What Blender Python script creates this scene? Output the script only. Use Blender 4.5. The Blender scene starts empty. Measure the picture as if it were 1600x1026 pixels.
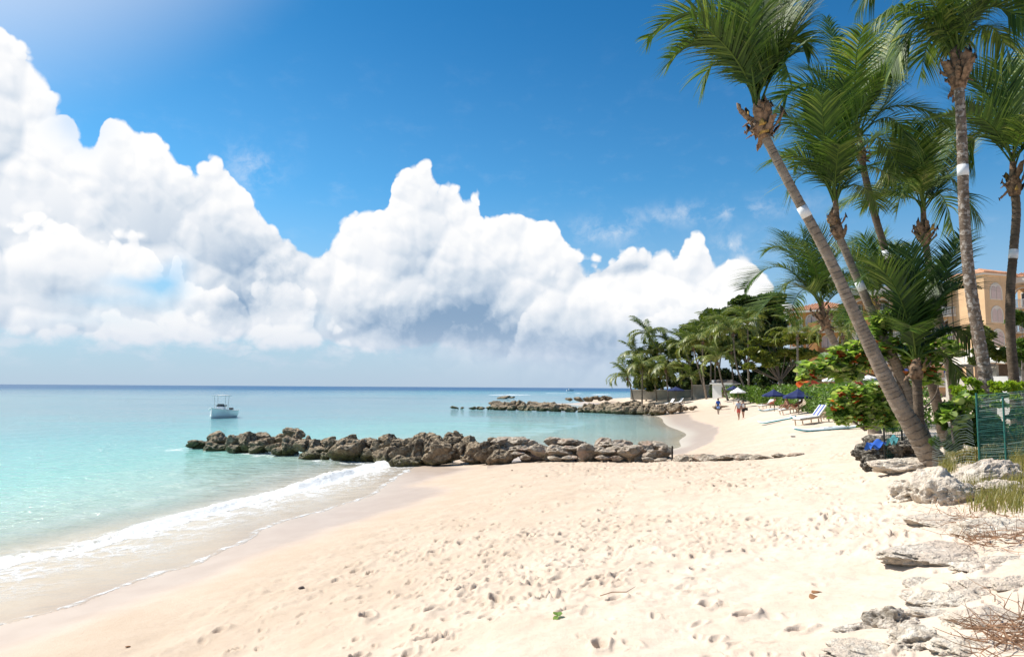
import bpy, math, random
import numpy as np
from mathutils import Vector, Matrix
R = math.radians
rng = np.random.default_rng(7)
SC = bpy.context.scene
COL = SC.collection

# ------------------------------------------------------------------ camera
CAMZ = 3.8
FPX = 1067.0            # focal length in pixels of the 1600 px wide photograph
PITCH = math.atan((605.0 - 513.0) / FPX)
ROLL = R(0.36)
_f = Vector((0, math.cos(PITCH), math.sin(PITCH)))
_r0 = Vector((1, 0, 0)); _u0 = _r0.cross(_f)
_r = (_r0 * math.cos(ROLL) + _u0 * math.sin(ROLL)).normalized()
_u = (_u0 * math.cos(ROLL) - _r0 * math.sin(ROLL)).normalized()
cam_data = bpy.data.cameras.new('camera')
cam_data.sensor_fit = 'HORIZONTAL'; cam_data.sensor_width = 36.0
cam_data.lens = 36.0 * FPX / 1600.0
cam_data.clip_start = 0.1; cam_data.clip_end = 60000
cam = bpy.data.objects.new('camera', cam_data)
cam.matrix_world = Matrix(((_r.x, _u.x, -_f.x, 0), (_r.y, _u.y, -_f.y, 0), (_r.z, _u.z, -_f.z, CAMZ), (0, 0, 0, 1)))
COL.objects.link(cam)
SC.camera = cam

def ray(px, py):
    d = _f + _r * ((px - 800.0) / FPX) + _u * ((513.0 - py) / FPX)
    return d / d.y                                   # y component = 1
def at(px, py, y):                                   # the point seen there at distance y
    d = ray(px, py)
    return Vector((d.x * y, y, CAMZ + d.z * y))
def at_z(px, py, z):                                 # the point seen there at height z
    d = ray(px, py)
    return at(px, py, (z - CAMZ) / d.z)
def azel(px, py):
    d = ray(px, py)
    return math.atan2(d.x, d.y), math.atan2(d.z, math.hypot(d.x, d.y))

# ------------------------------------------------------------------ node helper
class X:
    """a socket with arithmetic"""
    def __init__(s, nt, sock): s.nt = nt; s.s = sock
    def _m(s, op, *a, clamp=False):
        n = s.nt.nodes.new('ShaderNodeMath'); n.operation = op; n.use_clamp = clamp
        for i, v in enumerate((s,) + a): put(s.nt, n.inputs[i], v)
        return X(s.nt, n.outputs[0])
    def __add__(s, o): return s._m('ADD', o)
    __radd__ = __add__
    def __sub__(s, o): return s._m('SUBTRACT', o)
    def __rsub__(s, o): return (s * -1.0) + o
    def __mul__(s, o): return s._m('MULTIPLY', o)
    __rmul__ = __mul__
    def __truediv__(s, o): return s._m('DIVIDE', o)
    def pow(s, o): return s._m('POWER', o)
    def min(s, o): return s._m('MINIMUM', o)
    def max(s, o): return s._m('MAXIMUM', o)
    def abs(s): return s._m('ABSOLUTE')
    def sin(s): return s._m('SINE')
    def exp(s): return s._m('EXPONENT')
    def clamp(s): return s._m('ADD', 0.0, clamp=True)
    def smooth(s, a, b, c=0.0, d=1.0):
        n = s.nt.nodes.new('ShaderNodeMapRange'); n.interpolation_type = 'SMOOTHSTEP'
        for i, v in enumerate((s, a, b, c, d)): put(s.nt, n.inputs[i], v)
        return X(s.nt, n.outputs[0])
    def lin(s, a, b, c=0.0, d=1.0):
        n = s.nt.nodes.new('ShaderNodeMapRange')
        for i, v in enumerate((s, a, b, c, d)): put(s.nt, n.inputs[i], v)
        return X(s.nt, n.outputs[0])
def put(nt, inp, v):
    if isinstance(v, X): nt.links.new(v.s, inp)
    elif isinstance(v, (tuple, list)):
        inp.default_value = tuple(v) + ((1.0,) if len(v) == 3 and len(inp.default_value) == 4 else ())
    else:
        inp.default_value = v
def node(nt, kind, ins=None, out=0, **props):
    n = nt.nodes.new(kind)
    for k, v in props.items(): setattr(n, k, v)
    for k, v in (ins or {}).items(): put(nt, n.inputs[k], v)
    return X(nt, n.outputs[out])
def vec(nt, x, y=0.0, z=0.0): return node(nt, 'ShaderNodeCombineXYZ', {0: x, 1: y, 2: z})
def sep(nt, v): return [node(nt, 'ShaderNodeSeparateXYZ', {0: v}, out=i) for i in range(3)]
def vadd(nt, a, b): return node(nt, 'ShaderNodeVectorMath', {0: a, 1: b}, operation='ADD')
def vmul(nt, a, b): return node(nt, 'ShaderNodeVectorMath', {0: a, 1: b}, operation='MULTIPLY')
def noise(nt, v, scale=1.0, detail=4.0, rough=0.5, out=0, dist=0.0):
    return node(nt, 'ShaderNodeTexNoise', {'Vector': v, 'Scale': scale, 'Detail': detail, 'Roughness': rough, 'Distortion': dist}, out=out)
def voro(nt, v, scale=1.0, detail=0.0, feature='SMOOTH_F1', smooth=0.6, rough=0.5, dims='3D', out=0, rnd=1.0):
    n = nt.nodes.new('ShaderNodeTexVoronoi'); n.voronoi_dimensions = dims; n.feature = feature
    put(nt, n.inputs['Vector'], v); n.inputs['Scale'].default_value = scale
    n.inputs['Randomness'].default_value = rnd
    if 'Detail' in n.inputs: n.inputs['Detail'].default_value = detail; n.inputs['Roughness'].default_value = rough
    if feature == 'SMOOTH_F1': n.inputs['Smoothness'].default_value = smooth
    return X(nt, n.outputs[out])
def mixc(nt, f, a, b):
    n = nt.nodes.new('ShaderNodeMix'); n.data_type = 'RGBA'
    put(nt, n.inputs[0], f); put(nt, n.inputs[6], a); put(nt, n.inputs[7], b)
    return X(nt, n.outputs[2])
def ramp(nt, f, stops, interp='LINEAR'):
    n = nt.nodes.new('ShaderNodeValToRGB'); cr = n.color_ramp; cr.interpolation = interp
    while len(cr.elements) < len(stops): cr.elements.new(0.5)
    for e, (p, c) in zip(cr.elements, stops):
        e.position = p; e.color = tuple(c) + (1.0,) if len(c) == 3 else c
    put(nt, n.inputs[0], f)
    return X(nt, n.outputs[0])

# ------------------------------------------------------------------ sun, exposure
SUN_AZ = R(-62.0)      # measured from +Y (the view) towards +X
SUN_EL = R(50.0)
sun_dir = Vector((math.sin(SUN_AZ) * math.cos(SUN_EL), math.cos(SUN_AZ) * math.cos(SUN_EL), math.sin(SUN_EL)))
sl = bpy.data.lights.new('sun', 'SUN'); sl.energy = 4.6; sl.angle = R(0.53); sl.color = (1.0, 0.955, 0.88)
so = bpy.data.objects.new('sun', sl); COL.objects.link(so)
so.rotation_euler = sun_dir.to_track_quat('Z', 'Y').to_euler()
so.location = (0, 0, 50)
vs = SC.view_settings
vs.view_transform = 'Standard'; vs.look = 'None'; vs.gamma = 1.0; vs.use_curve_mapping = False; vs.exposure = 0.55
SC.display_settings.display_device = 'sRGB'
SC.render.engine = 'CYCLES'
cy = SC.cycles
cy.use_denoising = True
try: cy.denoiser = 'OPENIMAGEDENOISE'
except Exception: pass
cy.max_bounces = 6; cy.diffuse_bounces = 3; cy.glossy_bounces = 3; cy.transmission_bounces = 4
cy.transparent_max_bounces = 12; cy.sample_clamp_indirect = 6.0
cy.caustics_reflective = False; cy.caustics_refractive = False

# ------------------------------------------------------------------ world: clear sky with cumulus low over the sea
world = bpy.data.worlds.new('World'); SC.world = world; world.use_nodes = True
W = world.node_tree; W.nodes.clear()
sky = W.nodes.new('ShaderNodeTexSky'); sky.sky_type = 'NISHITA'; sky.sun_disc = False
sky.sun_elevation = SUN_EL; sky.sun_rotation = SUN_AZ
sky.altitude = 0; sky.air_density = 1.0; sky.dust_density = 0.6; sky.ozone_density = 3.0
sk = X(W, sky.outputs[0])
gen = node(W, 'ShaderNodeTexCoord', out=0)
dx, dy, dz = sep(W, gen)
az = node(W, 'ShaderNodeMath', {0: dx, 1: dy}, operation='ARCTAN2')
el = node(W, 'ShaderNodeMath', {0: dz}, operation='ARCSINE')
AZR = R(42.0); ELR = 0.62

def curve(nt, x, pts):
    n = nt.nodes.new('ShaderNodeFloatCurve'); c = n.mapping.curves[0]
    n.mapping.extend = 'HORIZONTAL'
    while len(c.points) < len(pts): c.points.new(0.5, 0.5)
    for p, (a, b) in zip(c.points, pts):
        p.location = (a, b); p.handle_type = 'AUTO'
    n.mapping.update(); put(nt, n.inputs[1], x)
    return X(nt, n.outputs[0])
def outline(pts):
    o = []
    for px, py in pts:
        a, e = azel(px, py); o.append(((a + AZR) / (2 * AZR), max(0.0, e / ELR)))
    return [p for p in o if 0 <= p[0] <= 1]

SIL = [(-150, -60), (-90, -20), (-40, 12), (0, 30), (35, 44), (58, 80), (76, 104), (94, 136), (114, 150), (124, 200), (140, 216), (158, 196), (166, 160), (178, 149),
       (199, 150), (212, 176), (245, 186), (263, 219), (292, 249), (311, 257), (322, 240), (351, 238), (374, 257), (392, 290),
       (404, 312), (433, 339), (450, 356), (480, 370), (493, 374), (515, 345), (540, 331), (572, 314), (600, 319), (612, 274),
       (640, 250), (665, 245), (687, 266), (710, 265), (726, 290), (745, 293), (754, 322), (780, 317), (797, 324), (822, 315),
       (845, 330), (865, 331), (880, 355), (905, 376), (918, 390), (960, 388), (980, 373), (1010, 362), (1040, 366), (1060, 386),
       (1076, 365), (1096, 359), (1117, 388), (1150, 376), (1170, 380), (1190, 410), (1225, 450), (1290, 505), (1400, 530), (1640, 545)]
ua = (az + AZR) * (1 / (2 * AZR))
# wide field of the cloud coordinates
p0 = vec(W, az, el, 0.0)
wn1 = noise(W, p0, 7.0, 5.0, 0.55, out=1)
wn2 = noise(W, p0, 38.0, 6.0, 0.6, out=1)
def warped(p, a1, a2):
    w1 = vmul(W, vadd(W, wn1, (-.5, -.5, -.5)), (a1, a1, 0))
    w2 = vmul(W, vadd(W, wn2, (-.5, -.5, -.5)), (a2, a2, 0))
    return vadd(W, vadd(W, p, w1), w2)
pw = warped(p0, 0.05, 0.014)
L2 = Vector((-0.55, 0.83))
plobe = warped(p0, 0.034, 0.0055)
def lobes(p):
    a_ = voro(W, p, 11.0, 0.0, feature='F1', dims='2D', rnd=0.9); b_ = voro(W, p, 27.0, 1.5, feature='F1', rough=0.5, dims='2D', rnd=0.9)
    return a_ * a_, (b_ * b_).min(0.6)
la0, lb0 = lobes(plobe)
la1, lb1 = lobes(vadd(W, plobe, (L2.x * 0.011, L2.y * 0.011, 0)))
H0 = 0.75 - la0 * 1.0 - lb0 * 0.25
H1 = 0.75 - la1 * 1.0 - lb1 * 0.25
relief = (H0 - H1)
fine = noise(W, pw, 60.0, 6.0, 0.6)
broad = noise(W, p0, 5.0, 4.0, 0.55)

fsil = curve(W, ua, outline(SIL))
fout = broad.lin(0.35, 0.7, 0.05, 0.42)                       # the same kind of bank all the way round
inside = (az.abs()).smooth(R(38.6), R(43))
wx, wy, wz = sep(W, warped(p0, 0.012, 0.006))
ua2 = (wx + AZR) * (1 / (2 * AZR))
fs2 = curve(W, ua2, outline(SIL))
top = (fs2 * (1.0 - inside) + fout * inside) * ELR
knob = (0.10 - la0) * 0.050 + (0.16 - lb0) * 0.028 + (fine - 0.5) * 0.007
below = top - wy + knob     # depth under the outline
edge = below.smooth(0.0, 0.0085)
def blob(px, py, rx, ry, p=None, s=1.0):
    a, e = azel(px, py)
    q = vmul(W, vadd(W, p or pw, (-a, -e, 0)), (FPX / rx, FPX / ry, 0))
    d = node(W, 'ShaderNodeVectorMath', {0: q, 1: q}, out=1, operation='DOT_PRODUCT')
    return (d * -1.0).exp() * s
def total(bl):
    t = blob(*bl[0][:4], s=bl[0][4])
    for b in bl[1:]: t = t + blob(*b[:4], s=b[4])
    return t
holes = total([(262, 440, 24, 22, .8), (215, 440, 40, 10, .5), (285, 410, 16, 16, .3), (128, 195, 26, 28, .35),
               (160, 470, 40, 14, .4), (500, 500, 20, 18, .2), (150, 505, 60, 10, .2), (232, 470, 26, 16, .4)])
darks = total([(700, 512, 125, 30, .70), (610, 490, 100, 26, .25), (760, 470, 60, 44, .30), (690, 400, 70, 60, .12), (415, 425, 62, 48, .55), (360, 476, 60, 16, .5),
               (470, 410, 30, 46, .2), (960, 425, 60, 10, .4), (250, 300, 90, 40, .12), (60, 440, 60, 18, .28), (900, 540, 160, 30, .22), (800, 350, 30, 24, .2),
               (1010, 540, 160, 45, .35), (330, 345, 50, 40, .2), (50, 520, 120, 8, .25)])
# where the clouds end below: a soft ragged base, then a pale low band to the horizon
base = el + (H0 - 0.45) * 0.03 + (fine - 0.5) * 0.02
body = base.smooth(azel(0, 536)[1], azel(0, 515)[1])
low = noise(W, vmul(W, pw, (1.0, 2.2, 1.0)), 13.0, 6.0, 0.6).smooth(0.46, 0.66) * el.smooth(0.01, 0.05) * 0.7
rain = blob(1000, 545, 230, 60, p0, 1.0).min(0.8) + blob(780, 545, 130, 22, p0, .6)
dens = (body.max(low.max(rain)) * edge * (1.0 - holes).clamp())
thin = noise(W, vmul(W, p0, (1.2, 2.2, 1.0)), 14.0, 7.0, 0.65).smooth(0.5, 0.85) * (el.smooth(0.55, 0.2)) * 0.18
wisp = (noise(W, pw, 22.0, 6.0, 0.65).smooth(0.42, 0.72)) * (blob(1130, 330, 110, 16, p0, .5) + blob(950, 360, 60, 20, p0, .45) + blob(1160, 385, 50, 22, p0, .5) + blob(395, 262, 40, 30, p0, .4))
FRONT1 = [(-60, 330), (0, 322), (30, 330), (58, 338), (100, 335), (146, 347), (190, 335), (235, 338), (275, 352), (284, 378), (262, 417), (300, 408), (330, 420),
          (370, 404), (430, 425), (470, 440), (510, 480), (560, 545), (620, 600), (690, 603), (800, 603), (870, 560), (920, 470), (960, 432), (1040, 405), (1100, 430), (1180, 450), (1300, 520), (1500, 540)]
FRONT2 = [(-60, 470), (0, 472), (60, 488), (110, 478), (150, 480), (180, 450), (200, 468), (240, 490), (262, 470), (300, 475), (370, 490), (420, 468), (480, 480),
          (520, 500), (560, 530), (600, 545), (640, 552), (700, 552), (752, 548), (800, 512), (818, 470), (848, 428), (880, 392), (905, 380), (940, 420), (1000, 470), (1060, 455), (1100, 440), (1170, 460), (1230, 500), (1500, 560)]
def front(pts, k2):
    t = curve(W, ua2, outline(pts)) * ELR
    return t - wy + knob * 1.3 + (H0 - 0.45) * k2
b1_, b2_ = front(FRONT1, 0.03), front(FRONT2, -0.02)
def body_light(b, reach): return b.smooth(0.0, reach, 1.06, 0.72)
layer = body_light(below, 0.15)
e1_ = b1_.smooth(0.0, 0.012) * (1.0 - inside); e2_ = b2_.smooth(0.0, 0.014) * (1.0 - inside)
layer = layer * (1.0 - e1_) + body_light(b1_, 0.11) * e1_
layer = layer * (1.0 - e2_) + body_light(b2_, 0.10) * e2_
lit = (layer + relief * 1.15 + (0.18 - lb0) * 0.10 + (0.14 - la0) * 0.22 - darks * (0.92 - (fine - 0.5) * 1.2) + (broad - 0.5) * 0.3).clamp()
lowfade = el.smooth(0.11, 0.015)
lit = (lit - lowfade * 0.12).clamp()
ccol = ramp(W, lit, [(0.0, (1.8, 2.7, 3.9)), (0.3, (3.2, 3.95, 4.9)), (0.55, (4.7, 5.2, 5.8)), (0.8, (6.0, 6.2, 6.5)), (1.0, (6.9, 6.9, 6.9))])
ccol = mixc(W, lowfade * 0.75, ccol, (3.8, 4.5, 5.5))
# clear air: deep blue above, pale by the horizon, whitened round the sun
skyc = node(W, 'ShaderNodeHueSaturation', {'Saturation': 1.12, 'Value': 1.0, 'Color': sk})
skyc = vmul(W, skyc, (0.40, 0.90, 1.08))
hi = el.smooth(0.22, 0.58)
skyc = vmul(W, skyc, mixc(W, hi, (0.98, 0.93, 0.88), (0.36, 0.67, 0.73)))
pale = el.smooth(0.30, -0.02)
skyc = mixc(W, pale * 0.88, skyc, (3.45, 4.15, 5.3))
sd = node(W, 'ShaderNodeVectorMath', {0: gen, 1: tuple(sun_dir)}, out=1, operation='DOT_PRODUCT')
glow = sd.smooth(0.765, 0.93) * 0.75
skyc = mixc(W, glow, skyc, (6.5, 6.7, 7.2))
cover = (dens + wisp + thin * 0.6).clamp()
full = mixc(W, cover, skyc, ccol)
bg = W.nodes.new('ShaderNodeBackground'); bg.inputs[1].default_value = 0.1
put(W, bg.inputs[0], full)
wo = W.nodes.new('ShaderNodeOutputWorld'); W.links.new(bg.outputs[0], wo.inputs[0])
world.cycles.sampling_method = 'MANUAL'; world.cycles.sample_map_resolution = 512
# ------------------------------------------------------------------ objects, labels
def tag(o, label=None, cat=None, group=None, kind=None):
    if label: o['label'] = label
    if cat: o['category'] = cat
    if group: o['group'] = group
    if kind: o['kind'] = kind
    return o
def link(name, me, parent=None, mat=None, loc=None):
    o = bpy.data.objects.new(name, me); COL.objects.link(o)
    if me is not None and mat is not None:
        me.materials.clear()
        for m in (mat if isinstance(mat, (list, tuple)) else [mat]): me.materials.append(m)
    if parent is not None: o.parent = parent
    if loc is not None: o.location = loc
    return o
def empty(name, loc, rz=0.0, label=None, cat=None, group=None):
    o = bpy.data.objects.new(name, None); COL.objects.link(o)
    o.empty_display_size = 0.2; o.location = loc; o.rotation_euler = (0, 0, rz)
    return tag(o, label, cat, group)
def mesh_np(name, v, f, smooth=True, mat_idx=None):
    """v (n,3) array, f (m,k) int array or list of tuples"""
    me = bpy.data.meshes.new(name)
    v = np.asarray(v, dtype=np.float32)
    if isinstance(f, np.ndarray):
        k = f.shape[1]
        me.vertices.add(len(v)); me.vertices.foreach_set('co', v.ravel())
        me.loops.add(f.size); me.loops.foreach_set('vertex_index', f.ravel().astype(np.int32))
        me.polygons.add(len(f)); me.polygons.foreach_set('loop_start', np.arange(0, f.size, k, dtype=np.int32))
        me.polygons.foreach_set('loop_total', np.full(len(f), k, dtype=np.int32))
        me.update(calc_edges=True)
    else:
        me.from_pydata([tuple(p) for p in v], [], f)
    if mat_idx is not None: me.polygons.foreach_set('material_index', np.asarray(mat_idx, dtype=np.int32))
    me.polygons.foreach_set('use_smooth', np.full(len(me.polygons), smooth, dtype=bool))
    me.update()
    return me
def attr(me, name, vals):
    a = me.attributes.new(name, 'FLOAT', 'POINT'); a.data.foreach_set('value', np.asarray(vals, dtype=np.float32))
def grid_faces(nr, nc):
    i = np.arange(nr - 1)[:, None] * nc + np.arange(nc - 1)[None, :]
    return np.stack([i, i + 1, i + nc + 1, i + nc], -1).reshape(-1, 4)

def material(name):
    m = bpy.data.materials.new(name); m.use_nodes = True
    nt = m.node_tree; nt.nodes.clear()
    out = nt.nodes.new('ShaderNodeOutputMaterial')
    b = nt.nodes.new('ShaderNodeBsdfPrincipled'); nt.links.new(b.outputs[0], out.inputs[0])
    return m, nt, b, out
def setp(nt, b, **k):
    names = {'color': 'Base Color', 'rough': 'Roughness', 'metal': 'Metallic', 'spec': 'Specular IOR Level', 'normal': 'Normal',
             'alpha': 'Alpha', 'trans': 'Transmission Weight', 'ior': 'IOR', 'sheen': 'Sheen Weight'}
    for a, v in k.items(): put(nt, b.inputs[names[a]], v)
def bump(nt, h, strength=0.5, dist=0.02, normal=None):
    n = nt.nodes.new('ShaderNodeBump'); n.inputs['Strength'].default_value = strength; n.inputs['Distance'].default_value = dist
    put(nt, n.inputs['Height'], h)
    if normal is not None: put(nt, n.inputs['Normal'], normal)
    return X(nt, n.outputs[0])
def position(nt): return node(nt, 'ShaderNodeNewGeometry', out=0)
def objcoord(nt): return node(nt, 'ShaderNodeTexCoord', out=3)
def getattr_(nt, name):
    n = nt.nodes.new('ShaderNodeAttribute'); n.attribute_name = name
    return X(nt, n.outputs['Fac'])

# ------------------------------------------------------------------ the lie of the land
CP = []
def cp(px, py, z): p = at_z(px, py, z); CP.append((p.x, p.y, z))
for a in [(-260, 975, 0), (0, 882, 0), (200, 838, 0), (380, 790, 0), (500, 757, 0), (612, 727, 0),          # the water's edge
          (-260, 900, -.5), (0, 815, -.55), (0, 745, -1.4), (0, 690, -2.5), (0, 640, -5), (200, 795, -.4), (200, 730, -1.3), (200, 680, -2.8), (350, 740, -.5), (380, 700, -1.2),
          (500, 725, -.25), (600, 700, -.5), (600, 660, -2.2), (300, 640, -5), (700, 680, -1.0), (700, 640, -3), (850, 690, -.4), (850, 660, -1.3), (950, 665, -.6), (1000, 690, -.2), (1010, 660, -.25),
          (1040, 662, 0), (1072, 680, 0), (1065, 698, 0), (1020, 708, .1), (950, 706, -.05),                   # second cove
          (-260, 1090, .15), (0, 975, .15), (290, 885, .15), (480, 805, .15), (600, 770, .15), (640, 735, .15),
          (0, 1035, .4), (200, 950, .4), (430, 860, .4), (690, 772, .4), (735, 740, .42),
          (300, 1080, .9), (700, 900, 1.15), (500, 980, 1.05), (800, 1026, 1.75), (1000, 1026, 1.95), (1300, 1026, 2.15), (1400, 900, 2.1), (1600, 1026, 2.45), (1600, 900, 2.42), (1600, 800, 2.45),
          (1600, 700, 2.65), (1500, 720, 2.45), (1450, 725, 2.3), (1400, 770, 2.05), (1360, 725, 1.9), (1200, 760, 1.7), (1200, 900, 1.9), (1000, 800, 1.35), (1000, 740, 1.12), (800, 760, .75),
          (800, 850, 1.2), (800, 727, .6), (900, 724, .8), (1000, 723, .95), (1050, 719, 1.05), (1200, 718, 1.4), (1340, 700, 1.85), (1300, 675, 1.85), (1240, 661, 1.82), (1350, 667, 1.95), (1190, 645, 1.8),
          (1135, 668, .62), (1118, 690, .62), (1085, 706, .6), (1157, 655, 1.05), (1122, 648, 1.0), (1170, 629, 1.9), (1180, 690, 1.3),
          (1040, 646, .25), (1090, 640, .9), (1090, 622, 2.1), (1000, 617.5, 2.35), (1000, 629, .9), (930, 622.5, 1.3), (870, 629, .25), (960, 631, .4),
          (850, 640, -.6), (900, 632, -.1), (750, 640, -2), (845, 622, -.8), (700, 625, -3)]: cp(*a)
for a in [(14, 175, -.8), (19, 190, -1.5), (29, 185, -1), (36, 185, .8), (0, 250, -4), (20, 260, -4), (10, 210, -2.5), (25, 225, -2.5), (38, 222, -1), (52, 222, 1.2), (50, 300, -2), (78, 300, 2), (40, 340, -4), (-10, 178, -3), (46, 180, 2.5), (60, 420, -3), (-60, 200, -7), (-150, 300, -9), (40, 150, 2.6), (33, 100, 2.4), (30, 60, 2.1), (50, 60, 2.3), (80, 80, 2.5), (60, 25, 2.6),
          (22, 26, 2.3), (20, 13, 2.9), (9, 6, 2.6), (0, 1, 2.1), (10, 0, 2.8), (-6, 1, .9), (-12, 1, -.2), (-20, 3, -1.5), (-60, 30, -5), (-30, 12, -2.5)]: CP.append(a)
CP = np.array(CP)
def warp2(x, y):
    yy = y + 3.0; r = np.hypot(x, yy)
    return np.stack([np.arctan2(x, yy) * 1.6, np.log(np.maximum(r, 1e-3))], -1)
_q = warp2(CP[:, 0], CP[:, 1])
def _tps(r2): return 0.5 * r2 * np.log(np.maximum(r2, 1e-12))
_K = _tps(((_q[:, None] - _q[None]) ** 2).sum(-1)) + np.eye(len(_q)) * 0.0012
_P = np.concatenate([np.ones((len(_q), 1)), _q], 1)
_A = np.block([[_K, _P], [_P.T, np.zeros((3, 3))]])
_w = np.linalg.solve(_A, np.concatenate([CP[:, 2], np.zeros(3)]))
def hbase(x, y):
    x = np.asarray(x, float); y = np.asarray(y, float); sh = x.shape
    q = warp2(x.ravel(), y.ravel()); o = np.empty(len(q))
    for i in range(0, len(q), 20000):
        s = q[i:i + 20000]
        o[i:i + 20000] = _tps(((s[:, None] - _q[None]) ** 2).sum(-1)) @ _w[:-3] + _w[-3] + s @ _w[-2:]
    return np.clip(o, -12, 4.0).reshape(sh)
def gz(x, y): return float(hbase(np.array([x]), np.array([y]))[0])
def on_ground(px, py):                               # where that line of sight first meets the ground
    d = ray(px, py); ys = np.exp(np.linspace(math.log(3.0), math.log(320.0), 900))
    dz = CAMZ + d.z * ys - hbase(d.x * ys, ys)
    k = np.argmax(dz < 0)
    if dz[k] >= 0: k = len(ys) - 1
    t = dz[k - 1] / (dz[k - 1] - dz[k] + 1e-9) if k > 0 else 0
    y = ys[k - 1] + (ys[k] - ys[k - 1]) * t
    return Vector((d.x * y, y, CAMZ + d.z * y))
def at_x(px, y):                                     # ground point at distance y in that column of the view
    x = ray(px, 610).x * y
    return Vector((x, y, gz(x, y)))

# value noise for meshes
def _hash(ix, iy, s):
    n = (ix * 374761393 + iy * 668265263 + s * 1442695041) & 0x7fffffff
    n = ((n ^ (n >> 13)) * 1274126177) & 0x7fffffff
    return ((n ^ (n >> 16)) & 0xffff) / 65535.0
def vnoise(x, y, s=0):
    ix = np.floor(x).astype(np.int64); iy = np.floor(y).astype(np.int64); fx = x - ix; fy = y - iy
    fx = fx * fx * (3 - 2 * fx); fy = fy * fy * (3 - 2 * fy)
    a = _hash(ix, iy, s); b = _hash(ix + 1, iy, s); c = _hash(ix, iy + 1, s); d = _hash(ix + 1, iy + 1, s)
    return (a * (1 - fx) + b * fx) * (1 - fy) + (c * (1 - fx) + d * fx) * fy
def fbm(x, y, oct=4, s=0, gain=0.5):
    t = 0; a = 1; n = 0
    for i in range(oct): t = t + a * vnoise(x * 2 ** i, y * 2 ** i, s + i * 17); n += a; a *= gain
    return t / n

# polylines on the ground, and the distance to them
def poly(pts): return np.array([[at_z(a, b, z).x, at_z(a, b, z).y] for a, b, z in pts])
def dist_poly(x, y, P):
    """signed distance (positive on the left side of the line walked) and arclength"""
    best = np.full(x.shape, 1e9); sg = np.zeros(x.shape); al = np.zeros(x.shape); acc = 0
    for (ax, ay), (bx, by) in zip(P[:-1], P[1:]):
        ex, ey = bx - ax, by - ay; L = math.hypot(ex, ey)
        t = np.clip(((x - ax) * ex + (y - ay) * ey) / L ** 2, 0, 1)
        d = np.hypot(x - ax - ex * t, y - ay - ey * t)
        s = np.sign(ex * (y - ay) - ey * (x - ax)); m = d < best
        best = np.where(m, d, best); sg = np.where(m, s, sg); al = np.where(m, acc + t * L, al); acc += L
    return best * sg, al
WETL = poly([(-300, 1130, .4), (-120, 1065, .4), (0, 1015, .4), (120, 985, .4), (250, 925, .4), (330, 900, .4), (430, 860, .4), (520, 825, .4), (600, 800, .4), (680, 775, .4), (695, 762, .4), (650, 750, .4), (700, 738, .4), (738, 728, .5), (700, 718, .5)])
WET2 = poly([(990, 704, .3), (1040, 716, .5), (1085, 708, .6), (1118, 692, .6), (1150, 672, .62), (1128, 661, .6), (1090, 652, .5), (1040, 643, .3), (1000, 638, .25)])
SWL = poly([(-300, 1080, .15), (-100, 1020, .15), (0, 978, .15), (110, 950, .15), (210, 912, .15), (300, 884, .15), (385, 855, .15), (440, 815, .15), (500, 800, .15), (560, 782, .15), (600, 762, .12), (640, 736, .1)])
BRK = poly([(-300, 990, .0), (-100, 925, .0), (0, 892, 0), (60, 872, 0), (120, 868, 0), (200, 842, 0), (290, 815, 0), (380, 791, 0), (440, 775, 0), (500, 760, 0), (560, 742, 0), (612, 728, 0), (640, 722, 0)])

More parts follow.
